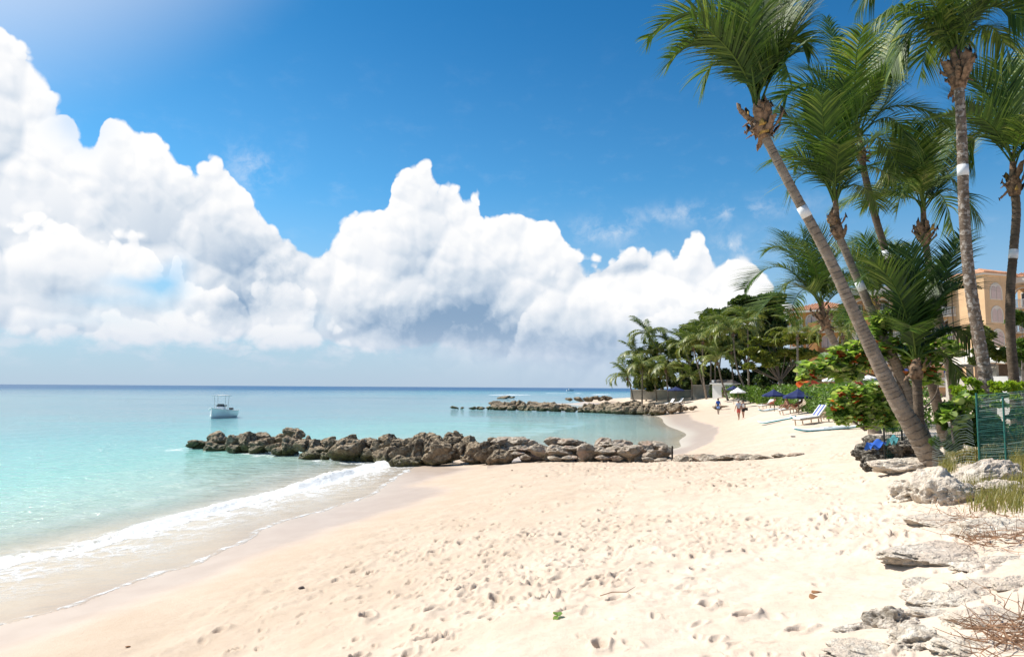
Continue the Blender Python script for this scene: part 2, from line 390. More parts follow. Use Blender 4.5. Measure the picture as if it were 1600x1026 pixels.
# ------------------------------------------------------------------ sand
def sand_height(x, y, fine=True):
    z = hbase(x, y)
    if not fine: return z
    dw, _ = dist_poly(x, y, WETL)
    dry = np.clip(-dw / 1.6 - 0.1, 0, 1) * np.clip((z - .35) / .35, 0, 1)
    z = z + (fbm(x * .9, y * .9, 4, 5) - .5) * .10 * dry + (fbm(x * 4.2, y * 4.2, 3, 9) - .5) * .045 * dry
    tr = np.clip((fbm(x * .35 + 3, y * .35, 3, 40) - .36) * 4, 0.0, 1) * dry      # trodden ground
    z = z + (fbm(x * 8, y * 8, 3, 77) - .5) * .050 * tr
    # footprints and scuffs: oval dents with a pushed-up rim
    n = 13000
    fx = rng.uniform(-7, 12, n); fy = 3.2 + 30 * rng.random(n) ** 1.7
    dwf, _ = dist_poly(fx, fy, WETL)
    pr = np.clip((fbm(fx * .33 + 3, fy * .33, 3, 40) - .40) * 6, 0.04, 1) * np.clip(1.4 - np.abs(fx - .6 - fy * .12) / 4.5, .12, 1) * (dwf < -2.0)
    zb = hbase(fx, fy); pr *= (zb > .75)
    keep = rng.random(n) < pr
    fx, fy = fx[keep], fy[keep]
    # walking tracks
    tx, ty = [], []
    for (x0, y0, x1, y1) in [(-3.5, 6, 3, 30), (-1, 5, 6, 26), (3, 4, 9, 22), (-4.5, 7.5, 4.6, 21), (0.5, 5, 4.5, 30), (6, 5, 9, 18), (2, 12, 12, 16)]:
        L = math.hypot(x1 - x0, y1 - y0); k = int(L / .36)
        for i in range(k):
            t = i / k; sx = (y1 - y0) / L * .1 * (1 if i % 2 else -1)
            tx.append(x0 + (x1 - x0) * t + sx + math.sin(t * 7) * .3); ty.append(y0 + (y1 - y0) * t + math.sin(t * 5) * .2)
    fx = np.concatenate([fx, tx]); fy = np.concatenate([fy, ty])
    for a, b in zip(fx, fy):
        big_ = rng.random() < .16; Lh = rng.uniform(.08, .125) if big_ else rng.uniform(.035, .10); Wh = Lh * rng.uniform(.4, .65); th = rng.uniform(-.9, .9) + 1.57 * (rng.random() < .3); dp = (rng.uniform(.035, .085) if big_ else rng.uniform(.008, .035)) * (1 if b < 14 else 1.3)
        R_ = Lh * 2.3
        r0 = _row(b - R_), _row(b + R_) + 1
        if r0[0] >= x.shape[0] or r0[1] <= 0: continue
        sl_ = slice(max(0, r0[0]), r0[1])
        xs = x[sl_]; ys = y[sl_]
        m = (np.abs(xs - a) < R_) & (np.abs(ys - b) < R_)
        if not m.any(): continue
        c_, s_ = math.cos(th), math.sin(th)
        u_ = ((xs[m] - a) * s_ + (ys[m] - b) * c_) / Lh; v_ = ((xs[m] - a) * c_ - (ys[m] - b) * s_) / Wh
        wob = 1 + .25 * np.sin(u_ * 3 + a * 9) * np.cos(v_ * 2 + b * 7)
        q = (u_ ** 2 + v_ ** 2) * wob
        d = -dp * np.exp(-q ** 3) + dp * .45 * np.exp(-((np.sqrt(q) - 1.45) / .38) ** 2)
        zz = z[sl_]; zz[m] += d; z[sl_] = zz
    return z
NR, NC = 500, 800
_ry = np.exp(np.linspace(math.log(3.0), math.log(45.0), NR))
def _row(b): return int(np.clip((math.log(max(b, 3.0)) - math.log(3.0)) / (math.log(45.0 / 3.0)) * (NR - 1), 0, NR))
_ax = np.linspace(-0.86, 0.92, NC)
gx = _ry[:, None] * _ax[None, :]; gy = np.repeat(_ry[:, None], NC, 1)
zfine = sand_height(gx, gy)
dW, _ = dist_poly(gx, gy, WETL); dW2, _ = dist_poly(gx, gy, WET2)
def wetness(x, y, z):
    a, _ = dist_poly(x, y, WETL); b, _ = dist_poly(x, y, WET2)
    j = (fbm(x * .7, y * .7, 3, 61) - .5) * .6
    w1 = np.clip((a + j) / 2.0 + .55, 0, 1) * (np.abs(a) < 30) * (y < 48) * (x < -1.2 + 0 * y)
    w2 = np.clip((.60 + j * .25 - z) / .16, 0, 1) * (y > 28) * (x > -1)
    w3 = np.clip((.25 - z) / .25, 0, 1)
    return np.maximum(np.maximum(w1, w2), w3)
def make_sand(name, x, y, z, mat):
    me = mesh_np(name, np.stack([x, y, z], -1).reshape(-1, 3), grid_faces(*x.shape)[:, ::1])
    attr(me, 'wet', wetness(x, y, z).ravel())
    o = link(name, me, mat=mat)
    return tag(o, kind='structure')

sand, nt, b, _ = material('sand')
P = position(nt); wet = getattr_(nt, 'wet')
n1 = noise(nt, P, 1.3, 5, .6); n2 = noise(nt, P, 14, 5, .65); n3 = noise(nt, P, 160, 3, .7)
hz_ = sep(nt, P)[2]
up_ = (hz_ + (noise(nt, P, .5, 3) - .5) * 1.2).smooth(.6, 2.1)
c = mixc(nt, up_, mixc(nt, n1.smooth(.35, .7), (.51, .402, .302), (.555, .445, .342)), mixc(nt, n1.smooth(.35, .7), (.605, .495, .392), (.655, .55, .447)))
c = mixc(nt, n2.smooth(.45, .8) * .35, c, (.44, .32, .22))
spk = node(nt, 'ShaderNodeTexNoise', {'Vector': P, 'Scale': 90.0, 'Detail': 2.0}).smooth(.66, .74)
c = mixc(nt, spk * .5, c, (.36, .27, .19))
w = wet.smooth(.15, .9)
wetc = mixc(nt, n1.smooth(.3, .7), (.46, .355, .275), (.51, .405, .32))
wetc = mixc(nt, hz_.smooth(.22, -.02), wetc, (.62, .54, .43))  # submerged sand painted lighter, making up for light lost in the water
c = mixc(nt, w, c, wetc)
setp(nt, b, color=c, rough=w.lin(0, 1, .95, .34), spec=w.lin(0, 1, .15, .45),
     normal=bump(nt, n2 * .6 + n3 * .5 + noise(nt, P, 45, 3, .6) * .5, .9, .012))
nt.nodes.remove([n for n in nt.nodes if n.type == 'BUMP'][0])
hgt = (n2 * .6 + n3 * .35 + noise(nt, P, 45, 3, .6) * .5) * w.lin(0, 1, 1.0, .06)
put(nt, b.inputs['Normal'], bump(nt, hgt, .8, .016))
SAND = sand

make_sand('sand', gx, gy, zfine, SAND)
# farther sand and the ground inland, coarser, a little lower where it passes under the near sheet
fy_ = np.exp(np.linspace(math.log(44.4), math.log(420.0), 180)); fa_ = np.linspace(-0.9, 2.0, 480)
hx = fy_[:, None] * fa_[None, :]; hy = np.repeat(fy_[:, None], 480, 1)
hz = hbase(hx, hy); hz = hz + (fbm(hx * .5, hy * .5, 3, 5) - .5) * .12 * np.clip((hz - .7) * 2, 0, 1) + (fbm(hx * 2.2, hy * 2.2, 3, 15) - .5) * .09 * np.clip((hz - .8) * 3, 0, 1)
hz[0] -= .02; hz = np.where(hz < -6, -6, hz)
make_sand('beach', hx, hy, hz, SAND)
# ground beside and behind the camera
ga = []
xs_ = np.concatenate([np.linspace(-60, -4, 40), np.linspace(-3.5, 9, 26), np.linspace(10, 90, 40)])
ys_ = np.concatenate([np.linspace(-40, -2, 20), np.linspace(-1.5, 3.02, 12)])
bx_, by_ = np.meshgrid(xs_, ys_); bz_ = hbase(bx_, by_); bz_[-1] -= .03
make_sand('near_ground', bx_, by_, bz_, SAND)
# strip on the landward side of the fine sheet
ly_ = np.exp(np.linspace(math.log(3.0), math.log(45.0), 90)); la_ = np.linspace(0, 1, 60)
lx_ = ly_[:, None] * .915 + la_[None, :] ** 1.5 * 95; lyy = np.repeat(ly_[:, None], 60, 1)
make_sand('inland_ground', lx_, lyy, hbase(lx_, lyy) - .006, SAND)
lx_ = -ly_[:, None] * .855 - la_[None, :] ** 1.5 * 60
make_sand('seabed', lx_[:, ::-1], lyy, hbase(lx_[:, ::-1], lyy) - .006, SAND)
# ------------------------------------------------------------------ the sea
wy0 = np.exp(np.linspace(math.log(3.0), math.log(30.0), 330)); wy1 = np.exp(np.linspace(math.log(30.0), math.log(230.0), 110))[1:]
wy2 = np.exp(np.linspace(math.log(230.0), math.log(30000.0), 90))[1:]
wya = np.concatenate([wy0, wy1, wy2]); wxa = np.concatenate([np.linspace(-3.0, -0.86, 30)[:-1], np.linspace(-0.86, 0.30, 390), np.linspace(.30, 0.9, 50)[1:]])
sx = wya[:, None] * wxa[None, :]; sy = np.repeat(wya[:, None], len(wxa), 1)
zb = hbase(np.clip(sx, -400, 200), np.clip(sy, 1, 400))
far = sy > 260
zb = np.where(far, np.minimum(zb, -4), zb)
dB, aB = dist_poly(sx, sy, BRK)          # positive on the sea side
dS, aS = dist_poly(sx, sy, SWL)
near = (sy < 48) & (sx < 2.5)
# swell running towards the beach, flattening in the swash
zs = 0.018 * np.sin(dB * 1.5 + fbm(sx * .12, sy * .12, 2, 3) * 9) * np.clip(dB / 5, 0, 1) * (sy < 90)
zs = zs + (fbm(sx * 1.3, sy * 2.1, 3, 31) - .5) * .05 * np.clip(dB / 4, 0, 1) * (sy < 60)
# the spilling breaker: a ridge that follows the water's edge
hump = (0.20 * np.exp(-((dB - .55 - .35 * (fbm(aB * .35, aB * 0, 3, 8) - .5)) / .36) ** 2)) * np.clip(fbm(aB * .22 + 9, aB * 0, 3, 18) * 2.2 - .35, .25, 1.25) * near
lump = (fbm(sx * 5, sy * 5, 4, 71) - .45) * .30
zs = zs + hump * (1 + lump * 2.2) + np.clip((fbm(sx * 7, sy * 7, 3, 91) - .5), -.2, 1) * .12 * np.exp(-((dB - .35) / .55) ** 2) * near
# the swash sheet lies thin on the sand
film = zb + .004 + .005 * fbm(sx * 2, sy * 2, 2, 5)
jj = (fbm(sx * .8, sy * .8, 3, 55) - .5) * .9
on_swash = near & (dB < .6) & (dS + jj > 0)
zs = np.where(near & (dB < 0.6), np.maximum(zs * np.clip(1 + dB, 0, 1), np.where(dS + jj > 0, film, zb - .02 - .1 * np.clip(-(dS + jj), 0, 1))), np.maximum(zs, np.where(near & (dS + jj > 0), zb + .006, -9)))
wd = np.where(near, np.clip(zs - zb, 0, 20), -zb)
foam = np.zeros_like(sx)
foam += 1.1 * np.exp(-((dB - .35) / .45) ** 2) * np.clip(fbm(aB * .22 + 9, aB * 0, 3, 18) * 2.4 - .3, .35, 1.2) * near
foam += .33 * np.clip(1 + dB / 3.6, 0, 1) * (dB < .3) * on_swash                 # lace left on the sand
foam += .42 * np.exp(-((dS + jj - .12) / .09) ** 2) * on_swash                   # its outer rim
foam += .22 * np.exp(-np.clip(dB - .6, 0, 99) / 1.6) * (dB > 0) * near
foam += .10 * np.exp(-((dB - 3.6) / .8) ** 2) * near
me = mesh_np('sea', np.stack([sx, sy, zs], -1).reshape(-1, 3), grid_faces(*sx.shape))
GROYNE = poly([(300, 699, 0), (420, 704, 0), (520, 716, 0), (620, 722, .1)])
dG, _ = dist_poly(sx, sy, GROYNE)
foam += .75 * np.exp(-(np.abs(dG + 1.2) / .8)) * (sy < 50) * np.clip(fbm(sx * .9, sy * .9, 3, 19) * 3 - 1.2, 0, 1)
for (px, py, wpx) in [(795, 616.5, 60), (905, 614.5, 12), (868, 614, 30), (940, 616, 40), (700, 613, 0), (1000, 620, 0)]:
    if wpx:
        c_ = at_z(px, py, 0); hw = wpx / FPX * c_.y / 2
        foam += 1.2 * np.exp(-((sx - c_.x) / hw) ** 4 - ((sy - c_.y - (fbm(sx * .1, sy * .0, 2, 4) - .5) * 30) / 9) ** 2)
attr(me, 'depth', np.clip(wd, 0, 30).ravel()); attr(me, 'foam', np.clip(foam, 0, 1.6).ravel())
sea, nt, b, out = material('sea_water')
P = position(nt); dep = getattr_(nt, 'depth'); fo = getattr_(nt, 'foam')
xx, yy, zz = sep(nt, P)
big = noise(nt, vmul(nt, P, (.012, .03, 1)), 1, 5, .6); mid = noise(nt, vmul(nt, P, (.06, .12, 1)), 1, 4, .6)
dd = dep + (mid - .5) * dep * .5
c = ramp(nt, (dd * .125).clamp(), [(0, (.68, .67, .56)), (.03, (.50, .66, .56)), (.10, (.24, .54, .475)), (.22, (.125, .42, .43)), (.45, (.085, .31, .36)), (1, (.07, .21, .29))])
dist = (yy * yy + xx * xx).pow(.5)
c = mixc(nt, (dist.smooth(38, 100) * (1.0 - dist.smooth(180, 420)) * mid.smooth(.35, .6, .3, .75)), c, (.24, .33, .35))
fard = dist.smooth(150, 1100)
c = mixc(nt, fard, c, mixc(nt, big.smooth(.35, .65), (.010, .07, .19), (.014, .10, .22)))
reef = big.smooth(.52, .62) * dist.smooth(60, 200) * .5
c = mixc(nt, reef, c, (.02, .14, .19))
# foam: lace where thin, solid where thick
lace = voro(nt, vadd(nt, P, vmul(nt, noise(nt, P, 2.2, 4, .6, out=1), (.7, .7, 0))), 2.8, 2.0, feature='DISTANCE_TO_EDGE', rough=.6)
fn = noise(nt, P, 9, 6, .65); fn2 = noise(nt, P, 1.1, 4, .6)
lc = lace.smooth(.16, .0) * fn2.smooth(.35, .62)
fm = (fo * 1.0 + (fn - .5) * .9 - .48).smooth(0, .28)
fm2 = (lc * fo.smooth(.04, .36) * .8 + (lace.smooth(.06, 0) * fo.smooth(.1, .4) * .5))
F = fm.max(fm2.clamp())
# ripples
wv = noise(nt, vmul(nt, P, (1.0, 1.7, 1)), 1.1, 3, .55); wv2 = noise(nt, vmul(nt, P, (1.0, 1.6, 1)), 5.5, 3, .6)
wv3 = noise(nt, vmul(nt, P, (.25, .5, 1)), 1, 3, .6)
damp = dep.smooth(0, .35, .10, 1)
hh = (wv * .22 + wv2 * .045) * damp + wv3 * .28 * dist.smooth(20, 120)
nb = bump(nt, hh, 1.0, 1.0)
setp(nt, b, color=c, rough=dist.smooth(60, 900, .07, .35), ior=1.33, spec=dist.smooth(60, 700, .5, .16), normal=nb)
fb = nt.nodes.new('ShaderNodeBsdfPrincipled'); setp(nt, fb, color=(.80, .81, .80), rough=.8, spec=.1, normal=bump(nt, fn + noise(nt, P, 30, 4, .7) * .6, .8, .05))
tr = nt.nodes.new('ShaderNodeBsdfTransparent'); tr.inputs[0].default_value = (.985, .997, .99, 1)
gl = nt.nodes.new('ShaderNodeBsdfGlossy'); gl.inputs['Roughness'].default_value = .12; put(nt, gl.inputs['Normal'], nb)
fr = node(nt, 'ShaderNodeFresnel', {'IOR': 1.2, 'Normal': nb})
m1 = nt.nodes.new('ShaderNodeMixShader'); put(nt, m1.inputs[0], fr); nt.links.new(tr.outputs[0], m1.inputs[1]); nt.links.new(gl.outputs[0], m1.inputs[2])
m2 = nt.nodes.new('ShaderNodeMixShader'); put(nt, m2.inputs[0], ((dep * -4.0).exp() * 1.08).min(1.0))
nt.links.new(b.outputs[0], m2.inputs[1]); nt.links.new(m1.outputs[0], m2.inputs[2])
m3 = nt.nodes.new('ShaderNodeMixShader'); put(nt, m3.inputs[0], F); nt.links.new(m2.outputs[0], m3.inputs[1]); nt.links.new(fb.outputs[0], m3.inputs[2])
nt.links.new(m3.outputs[0], out.inputs[0])
tag(link('sea', me, mat=sea), kind='structure')
# open water beside and behind
bm_ = mesh_np('open_water', [(-30000, -8000, -.04), (-9, -8000, -.04), (-9, 3, -.04), (-30000, 3, -.04)], [(0, 1, 2, 3)])
attr(bm_, 'depth', [8] * 4)
tag(link('open_water', bm_, mat=sea), kind='structure')
# ------------------------------------------------------------------ foliage materials
def leaf_material(name, cols, trans=.35, rough=.45, tcol=None, spec=.4):
    """cols: dark to light greens, chosen per leaf by the attribute 'tone'"""
    m, nt, b, out = material(name)
    t = getattr_(nt, 'tone')
    st = [(i / (len(cols) - 1), c) for i, c in enumerate(cols)]
    c = ramp(nt, t, st)
    c = mixc(nt, noise(nt, position(nt), 3.0, 3).smooth(.4, .7) * .3, c, cols[len(cols) // 2])
    setp(nt, b, color=c, rough=rough, spec=spec)
    tb = nt.nodes.new('ShaderNodeBsdfTranslucent'); put(nt, tb.inputs[0], vmul(nt, c, tcol or (1.5, 1.6, .7)))
    mx = nt.nodes.new('ShaderNodeMixShader'); mx.inputs[0].default_value = trans
    nt.links.new(b.outputs[0], mx.inputs[1]); nt.links.new(tb.outputs[0], mx.inputs[2]); nt.links.new(mx.outputs[0], out.inputs[0])
    return m
M_FROND = leaf_material('palm_frond', [(.010, .026, .006), (.024, .058, .010), (.058, .110, .016), (.15, .21, .035), (.36, .36, .13)], trans=.24, rough=.5, spec=.25)
M_FARFROND = leaf_material('palm_frond_olive', [(.020, .040, .008), (.050, .085, .014), (.105, .145, .025), (.22, .24, .05), (.34, .30, .09)], trans=.22, rough=.45)  # brighter olive fronds of the far grove
M_OLDFROND = leaf_material('palm_frond_yellowing', [(.06, .08, .02), (.12, .13, .03), (.24, .20, .05), (.34, .24, .07)], trans=.25)
def bark_material(name, c1, c2, c3, blotch=0.0):
    m, nt, b, out = material(name)
    P = position(nt); al = getattr_(nt, 'along')
    n = noise(nt, P, 6, 5, .6); n2 = noise(nt, P, 34, 4, .65)
    saw = node(nt, 'ShaderNodeMath', {0: al + (n - .5) * .8}, operation='FRACT')
    line = (saw.smooth(.84, .97) + saw.smooth(.07, .0) * .6) * noise(nt, P, 4.5, 3, .6).smooth(.34, .62)
    c = mixc(nt, n.smooth(.3, .7), c1, c2)
    ringv = node(nt, 'ShaderNodeTexWhiteNoise', {'W': node(nt, 'ShaderNodeMath', {0: al}, operation='FLOOR')}, noise_dimensions='1D')
    c = mixc(nt, ringv * .35, c, tuple(x * .55 for x in c1))
    c = mixc(nt, (line * n2.smooth(.25, .6)).clamp() * .85, c, c3)
    c = mixc(nt, n2.smooth(.58, .75) * .5, c, c3)
    if blotch:
        bl = noise(nt, P, 10, 3, .6).smooth(.50, .60) * blotch
        c = mixc(nt, bl, c, (.42, .37, .32))
    setp(nt, b, color=c, rough=.9, spec=.15, normal=bump(nt, n2 * .7 - line * .6 + n * .3, .9, .03))
    return m
M_TRUNK = bark_material('palm_bark', (.235, .185, .14), (.345, .28, .22), (.075, .05, .034))
M_TRUNK_B = bark_material('palm_bark_blotched', (.15, .11, .08), (.25, .19, .145), (.06, .042, .03), .85)
M_TRUNK_C = bark_material('palm_bark_dark', (.10, .075, .052), (.18, .135, .10), (.04, .028, .02))
M_FIBRE = None
def simple(name, col, rough=.7, var=.25, scale=8, spec=.3, metal=0.0, bmp=0.0):
    m, nt, b, out = material(name)
    n = noise(nt, objcoord(nt), scale, 4, .6)
    d = tuple(x * (1 - var) for x in col); l = tuple(min(1, x * (1 + var * .6)) for x in col)
    kw = dict(color=mixc(nt, n.smooth(.3, .7), d, l), rough=rough, spec=spec, metal=metal)
    if bmp: kw['normal'] = bump(nt, noise(nt, objcoord(nt), scale * 6, 4, .65), bmp, .02)
    setp(nt, b, **kw)
    return m
M_FIBRE = simple('dry_leaf_base', (.21, .135, .085), .85, .75, 9, bmp=.6)
M_FIBRE2 = simple('yellow_leaf_base', (.42, .26, .07), .7, .5, 10, bmp=.4)
M_STALK = simple('frond_stalk', (.30, .30, .09), .5, .35, 6)
M_BAND = simple('white_band', (.72, .73, .74), .45, .08, 3)
M_BRANCH = simple('branch_bark', (.17, .13, .10), .9, .4, 9, bmp=.5)
M_PALEBARK = simple('pale_bark', (.34, .29, .235), .9, .4, 6, bmp=.5)

def cross(a, b): return np.cross(a, b)
def unit(v): return v / (np.linalg.norm(v, axis=-1, keepdims=True) + 1e-9)
def bez_via(s, v, e, n):
    s, v, e = map(np.array, (s, v, e)); c = 2 * v - (s + e) / 2
    t = np.linspace(0, 1, n)[:, None]
    p = (1 - t) ** 2 * s + 2 * t * (1 - t) * c + t ** 2 * e
    L = np.concatenate([[0], np.cumsum(np.linalg.norm(np.diff(p, axis=0), axis=1))]); q = np.linspace(0, L[-1], n)
    return np.stack([np.interp(q, L, p[:, i]) for i in range(3)], -1), L[-1]
def spline(pts, n):
    pts = np.array(pts, float); out = []
    P_ = np.concatenate([[2 * pts[0] - pts[1]], pts, [2 * pts[-1] - pts[-2]]])
    for i in range(1, len(P_) - 2):
        for t in np.linspace(0, 1, 24, endpoint=False):
            a, b, c, d = P_[i - 1], P_[i], P_[i + 1], P_[i + 2]
            out.append(.5 * ((2 * b) + (-a + c) * t + (2 * a - 5 * b + 4 * c - d) * t ** 2 + (-a + 3 * b - 3 * c + d) * t ** 3))
    out.append(P_[-2]); p = np.array(out)
    L = np.concatenate([[0], np.cumsum(np.linalg.norm(np.diff(p, axis=0), axis=1))]); q = np.linspace(0, L[-1], n)
    return np.stack([np.interp(q, L, p[:, i]) for i in range(3)], -1), L[-1]
def tube(path, rad, k=10, cap=True):
    path = np.asarray(path, float); n = len(path)
    t = unit(np.gradient(path, axis=0)); ref = np.array([0, 1, 0.]) if abs(t[0][1]) < .8 else np.array([1, 0, 0.])
    N = unit(cross(t, ref)); B = cross(t, N)
    a = np.arange(k) / k * 2 * math.pi
    rad = np.asarray(rad, float)
    if rad.ndim == 0: rad = np.full(n, float(rad))
    rr = rad[:, None] if rad.ndim == 1 else rad
    v = path[:, None, :] + (N[:, None, :] * np.cos(a)[None, :, None] + B[:, None, :] * np.sin(a)[None, :, None]) * rr[:, :, None] * np.ones((1, k, 1))
    i = np.arange(n - 1)[:, None] * k; j = np.arange(k)[None, :]; j2 = (j + 1) % k
    f = np.stack([i + j, i + j2, i + k + j2, i + k + j], -1).reshape(-1, 4)
    f = [tuple(x) for x in f]
    if cap: f += [tuple(range(k))[::-1], tuple(range((n - 1) * k, n * k))]
    return v.reshape(-1, 3), f
class Acc:
    """collects pieces that belong to ONE part"""
    def __init__(s): s.v = []; s.f = []; s.t = []; s.m = []; s.n = 0
    def add(s, v, f, tone=None, mi=0):
        v = np.asarray(v, float); s.v.append(v)
        s.f += [tuple(int(x) + s.n for x in q) for q in f]
        s.t.append(np.full(len(v), .5) if tone is None else np.broadcast_to(tone, (len(v),)))
        s.m += [mi] * len(f); s.n += len(v)
        return s
    def box(s, c, d, rz=0, mi=0, M=None):
        x, y, z = d[0] / 2, d[1] / 2, d[2] / 2
        v = np.array([(-x, -y, -z), (x, -y, -z), (x, y, -z), (-x, y, -z), (-x, -y, z), (x, -y, z), (x, y, z), (-x, y, z)])
        if rz: v = v @ np.array([[math.cos(rz), math.sin(rz), 0], [-math.sin(rz), math.cos(rz), 0], [0, 0, 1]])
        if M is not None: v = v @ np.array(M).T
        return s.add(v + np.array(c), [(0, 3, 2, 1), (4, 5, 6, 7), (0, 1, 5, 4), (1, 2, 6, 5), (2, 3, 7, 6), (3, 0, 4, 7)], mi=mi)
    def bar(s, a, b, r, k=6, mi=0):
        v, f = tube(np.array([a, b], float), [r, r], k); return s.add(v, f, mi=mi)
    def mesh(s, name, smooth=False, tone=False):
        v = np.concatenate(s.v)
        me = bpy.data.meshes.new(name); me.from_pydata(v.tolist(), [], s.f)
        me.polygons.foreach_set('use_smooth', np.full(len(me.polygons), smooth, dtype=bool))
        me.polygons.foreach_set('material_index', np.array(s.m, dtype=np.int32))
        if tone: attr(me, 'tone', np.concatenate(s.t))
        me.update(); return me
    def build(s, name, mat, parent=None, smooth=False, tone=False, loc=None):
        return link(name, s.mesh(name, smooth, tone), parent, mat, loc)

def frond_mesh(path, L, centre, nl=62, leaf=.85, wind=(0, 0, 0), droop=.35, vee=.35, twist=0.0, tone=.4, rs=1, width=.038, seg=4, gap=.17, rach=.026):
    """a pinnate leaf along a path: stalk tube + two rows of narrow folded leaflets"""
    r_ = np.random.default_rng(rs)
    n = len(path); t = unit(np.gradient(path, axis=0))
    inward = unit(np.array(centre) - path + np.array([0, 0, 1e-3])); up = np.array([0, 0, 1.])
    raw = up * .75 + inward * .55
    nrm = unit(raw - (raw * t).sum(-1, keepdims=True) * t); side = cross(t, nrm)
    if twist:
        tw = twist * np.linspace(0, 1, n)[:, None]
        side, nrm = side * np.cos(tw) + nrm * np.sin(tw), nrm * np.cos(tw) - side * np.sin(tw)
    A = Acc()
    rad = np.linspace(rach, rach * .22, n); rad[:max(2, n // 8)] *= np.linspace(1.8, 1.0, max(2, n // 8))
    v, f = tube(path, rad, 5); A.add(v, f, tone=.62, mi=1)
    V = []; F = []; T = []; c0 = 0
    for sd in (-1, 1):
        u = gap + (1 - gap) * (np.arange(nl) + r_.random(nl) * .7) / nl
        for ui in u:
            x = min(ui * (n - 1), n - 1.001); i = int(x); g = x - i
            p = path[i] * (1 - g) + path[i + 1] * g; tt = t[i]; nn = nrm[i]; ss = side[i] * sd
            uu = (ui - gap) / (1 - gap)
            prof = (.40 + .62 * math.sin(math.pi * (.12 + .74 * min(1, uu)))) * (1 - .45 * max(0, uu - .8) / .2)
            ln = leaf * prof * r_.uniform(.82, 1.1)
            fw = .60 + .75 * ui
            d = ss + tt * fw + nn * vee + r_.normal(0, .07, 3); d = d / np.linalg.norm(d)
            w = width * (.7 + .5 * prof)
            wv = np.cross(d, nn); wv = wv / (np.linalg.norm(wv) + 1e-9) * w
            q = p; dd = d; tn = min(1, max(0, tone + r_.normal(0, .17) + .10 * ui))
            for k in range(seg + 1):
                a = k / seg
                wk = 1.0 if k == 1 else (.55 if k == 0 else max(0.0, 1 - a) * 1.1 + .05)
                V.append(q - wv * wk * .5); V.append(q + wv * wk * .5); T += [tn + a * .12] * 2
                dd = dd + np.array([0, 0, -1]) * droop * (1.0 + r_.random() * .6) * (.5 + a) + np.array(wind) * (.4 + a)
                dd = dd / np.linalg.norm(dd); q = q + dd * ln / seg
            for k in range(seg): F.append((c0 + 2 * k, c0 + 2 * k + 1, c0 + 2 * k + 3, c0 + 2 * k + 2))
            c0 += 2 * (seg + 1)
    A.add(np.array(V), F, tone=np.array(T))
    return A.mesh('frond', True, True)

def trunk_mesh(pts, r0, r1, swell=1.35, ring=.11, k=14, seed=0):
    n = 0; path, L = spline(pts, 40)
    n = int(min(230, max(30, L / (ring / 3.5)))); path, L = spline(pts, n)
    s = np.linspace(0, L, n); r_ = np.random.default_rng(seed)
    al = np.cumsum(np.full(n, L / n) / (ring * (1 + .35 * np.sin(s * 1.3 + seed)))); ph = al % 1.0
    q_ = 1 - s / L; rad = .84 * (r1 + (r0 - r1) * (.25 * q_ + .30 * q_ ** 3 + .45 * q_ ** 8))
    rr = rad[:, None] * (1 + .085 * (ph[:, None] - .5)) * (1 + .03 * np.sin(np.arange(k)[None] * 2.1 + s[:, None] * 2.3 + seed) + r_.normal(0, .008, (n, k)))
    v, f = tube(path, rr, k)
    me = mesh_np('trunk', v, f)
    attr(me, 'along', np.repeat(al, k))
    return me, path, rad
def leaf_base_mesh(seed, L=.42, w=.13, curl=.5, hang=False):
    r_ = np.random.default_rng(seed); A = Acc(); n = 7; V = []
    for i in range(n):
        a = i / (n - 1); ww = w * 1.5 * (1 - a * .45) * (1 + .22 * math.sin(a * 9 + seed)); y = math.sin(a * curl * 1.6) * L * .8
        z = (1 if not hang else -1) * L * a * (1 - .25 * a) + r_.normal(0, .012)
        for j in (-1, 0, 1):
            V.append((j * ww / 2, y + (.03 if j == 0 else 0) + r_.normal(0, .008), z + (r_.normal(0, .05) if i == n - 1 else 0)))
    V = np.array(V); V2 = V + np.array([0, -.018, 0]); F = []
    for i in range(n - 1):
        for j in range(2):
            a = i * 3 + j; F.append((a, a + 1, a + 4, a + 3)); b = a + n * 3; F.append((b, b + 3, b + 4, b + 1))
    e = [i * 3 for i in range(n)] + [(n - 1) * 3 + 1] + [i * 3 + 2 for i in range(n - 1, -1, -1)] + [1]
    for p, q in zip(e, e[1:] + e[:1]): F.append((p, q, q + n * 3, p + n * 3))
    A.add(np.concatenate([V, V2]), F); return A.mesh('leaf_base', True)
BASES = [leaf_base_mesh(i, .30 + .05 * (i % 4), .11 + .02 * (i % 3), .55 + .12 * (i % 3)) for i in range(5)] + [leaf_base_mesh(20 + i, .34, .09, .35, True) for i in range(2)]
for me in BASES: me.materials.append(M_FIBRE)
BASEY = leaf_base_mesh(33, .26, .12, .5); BASEY.materials.append(M_FIBRE2)

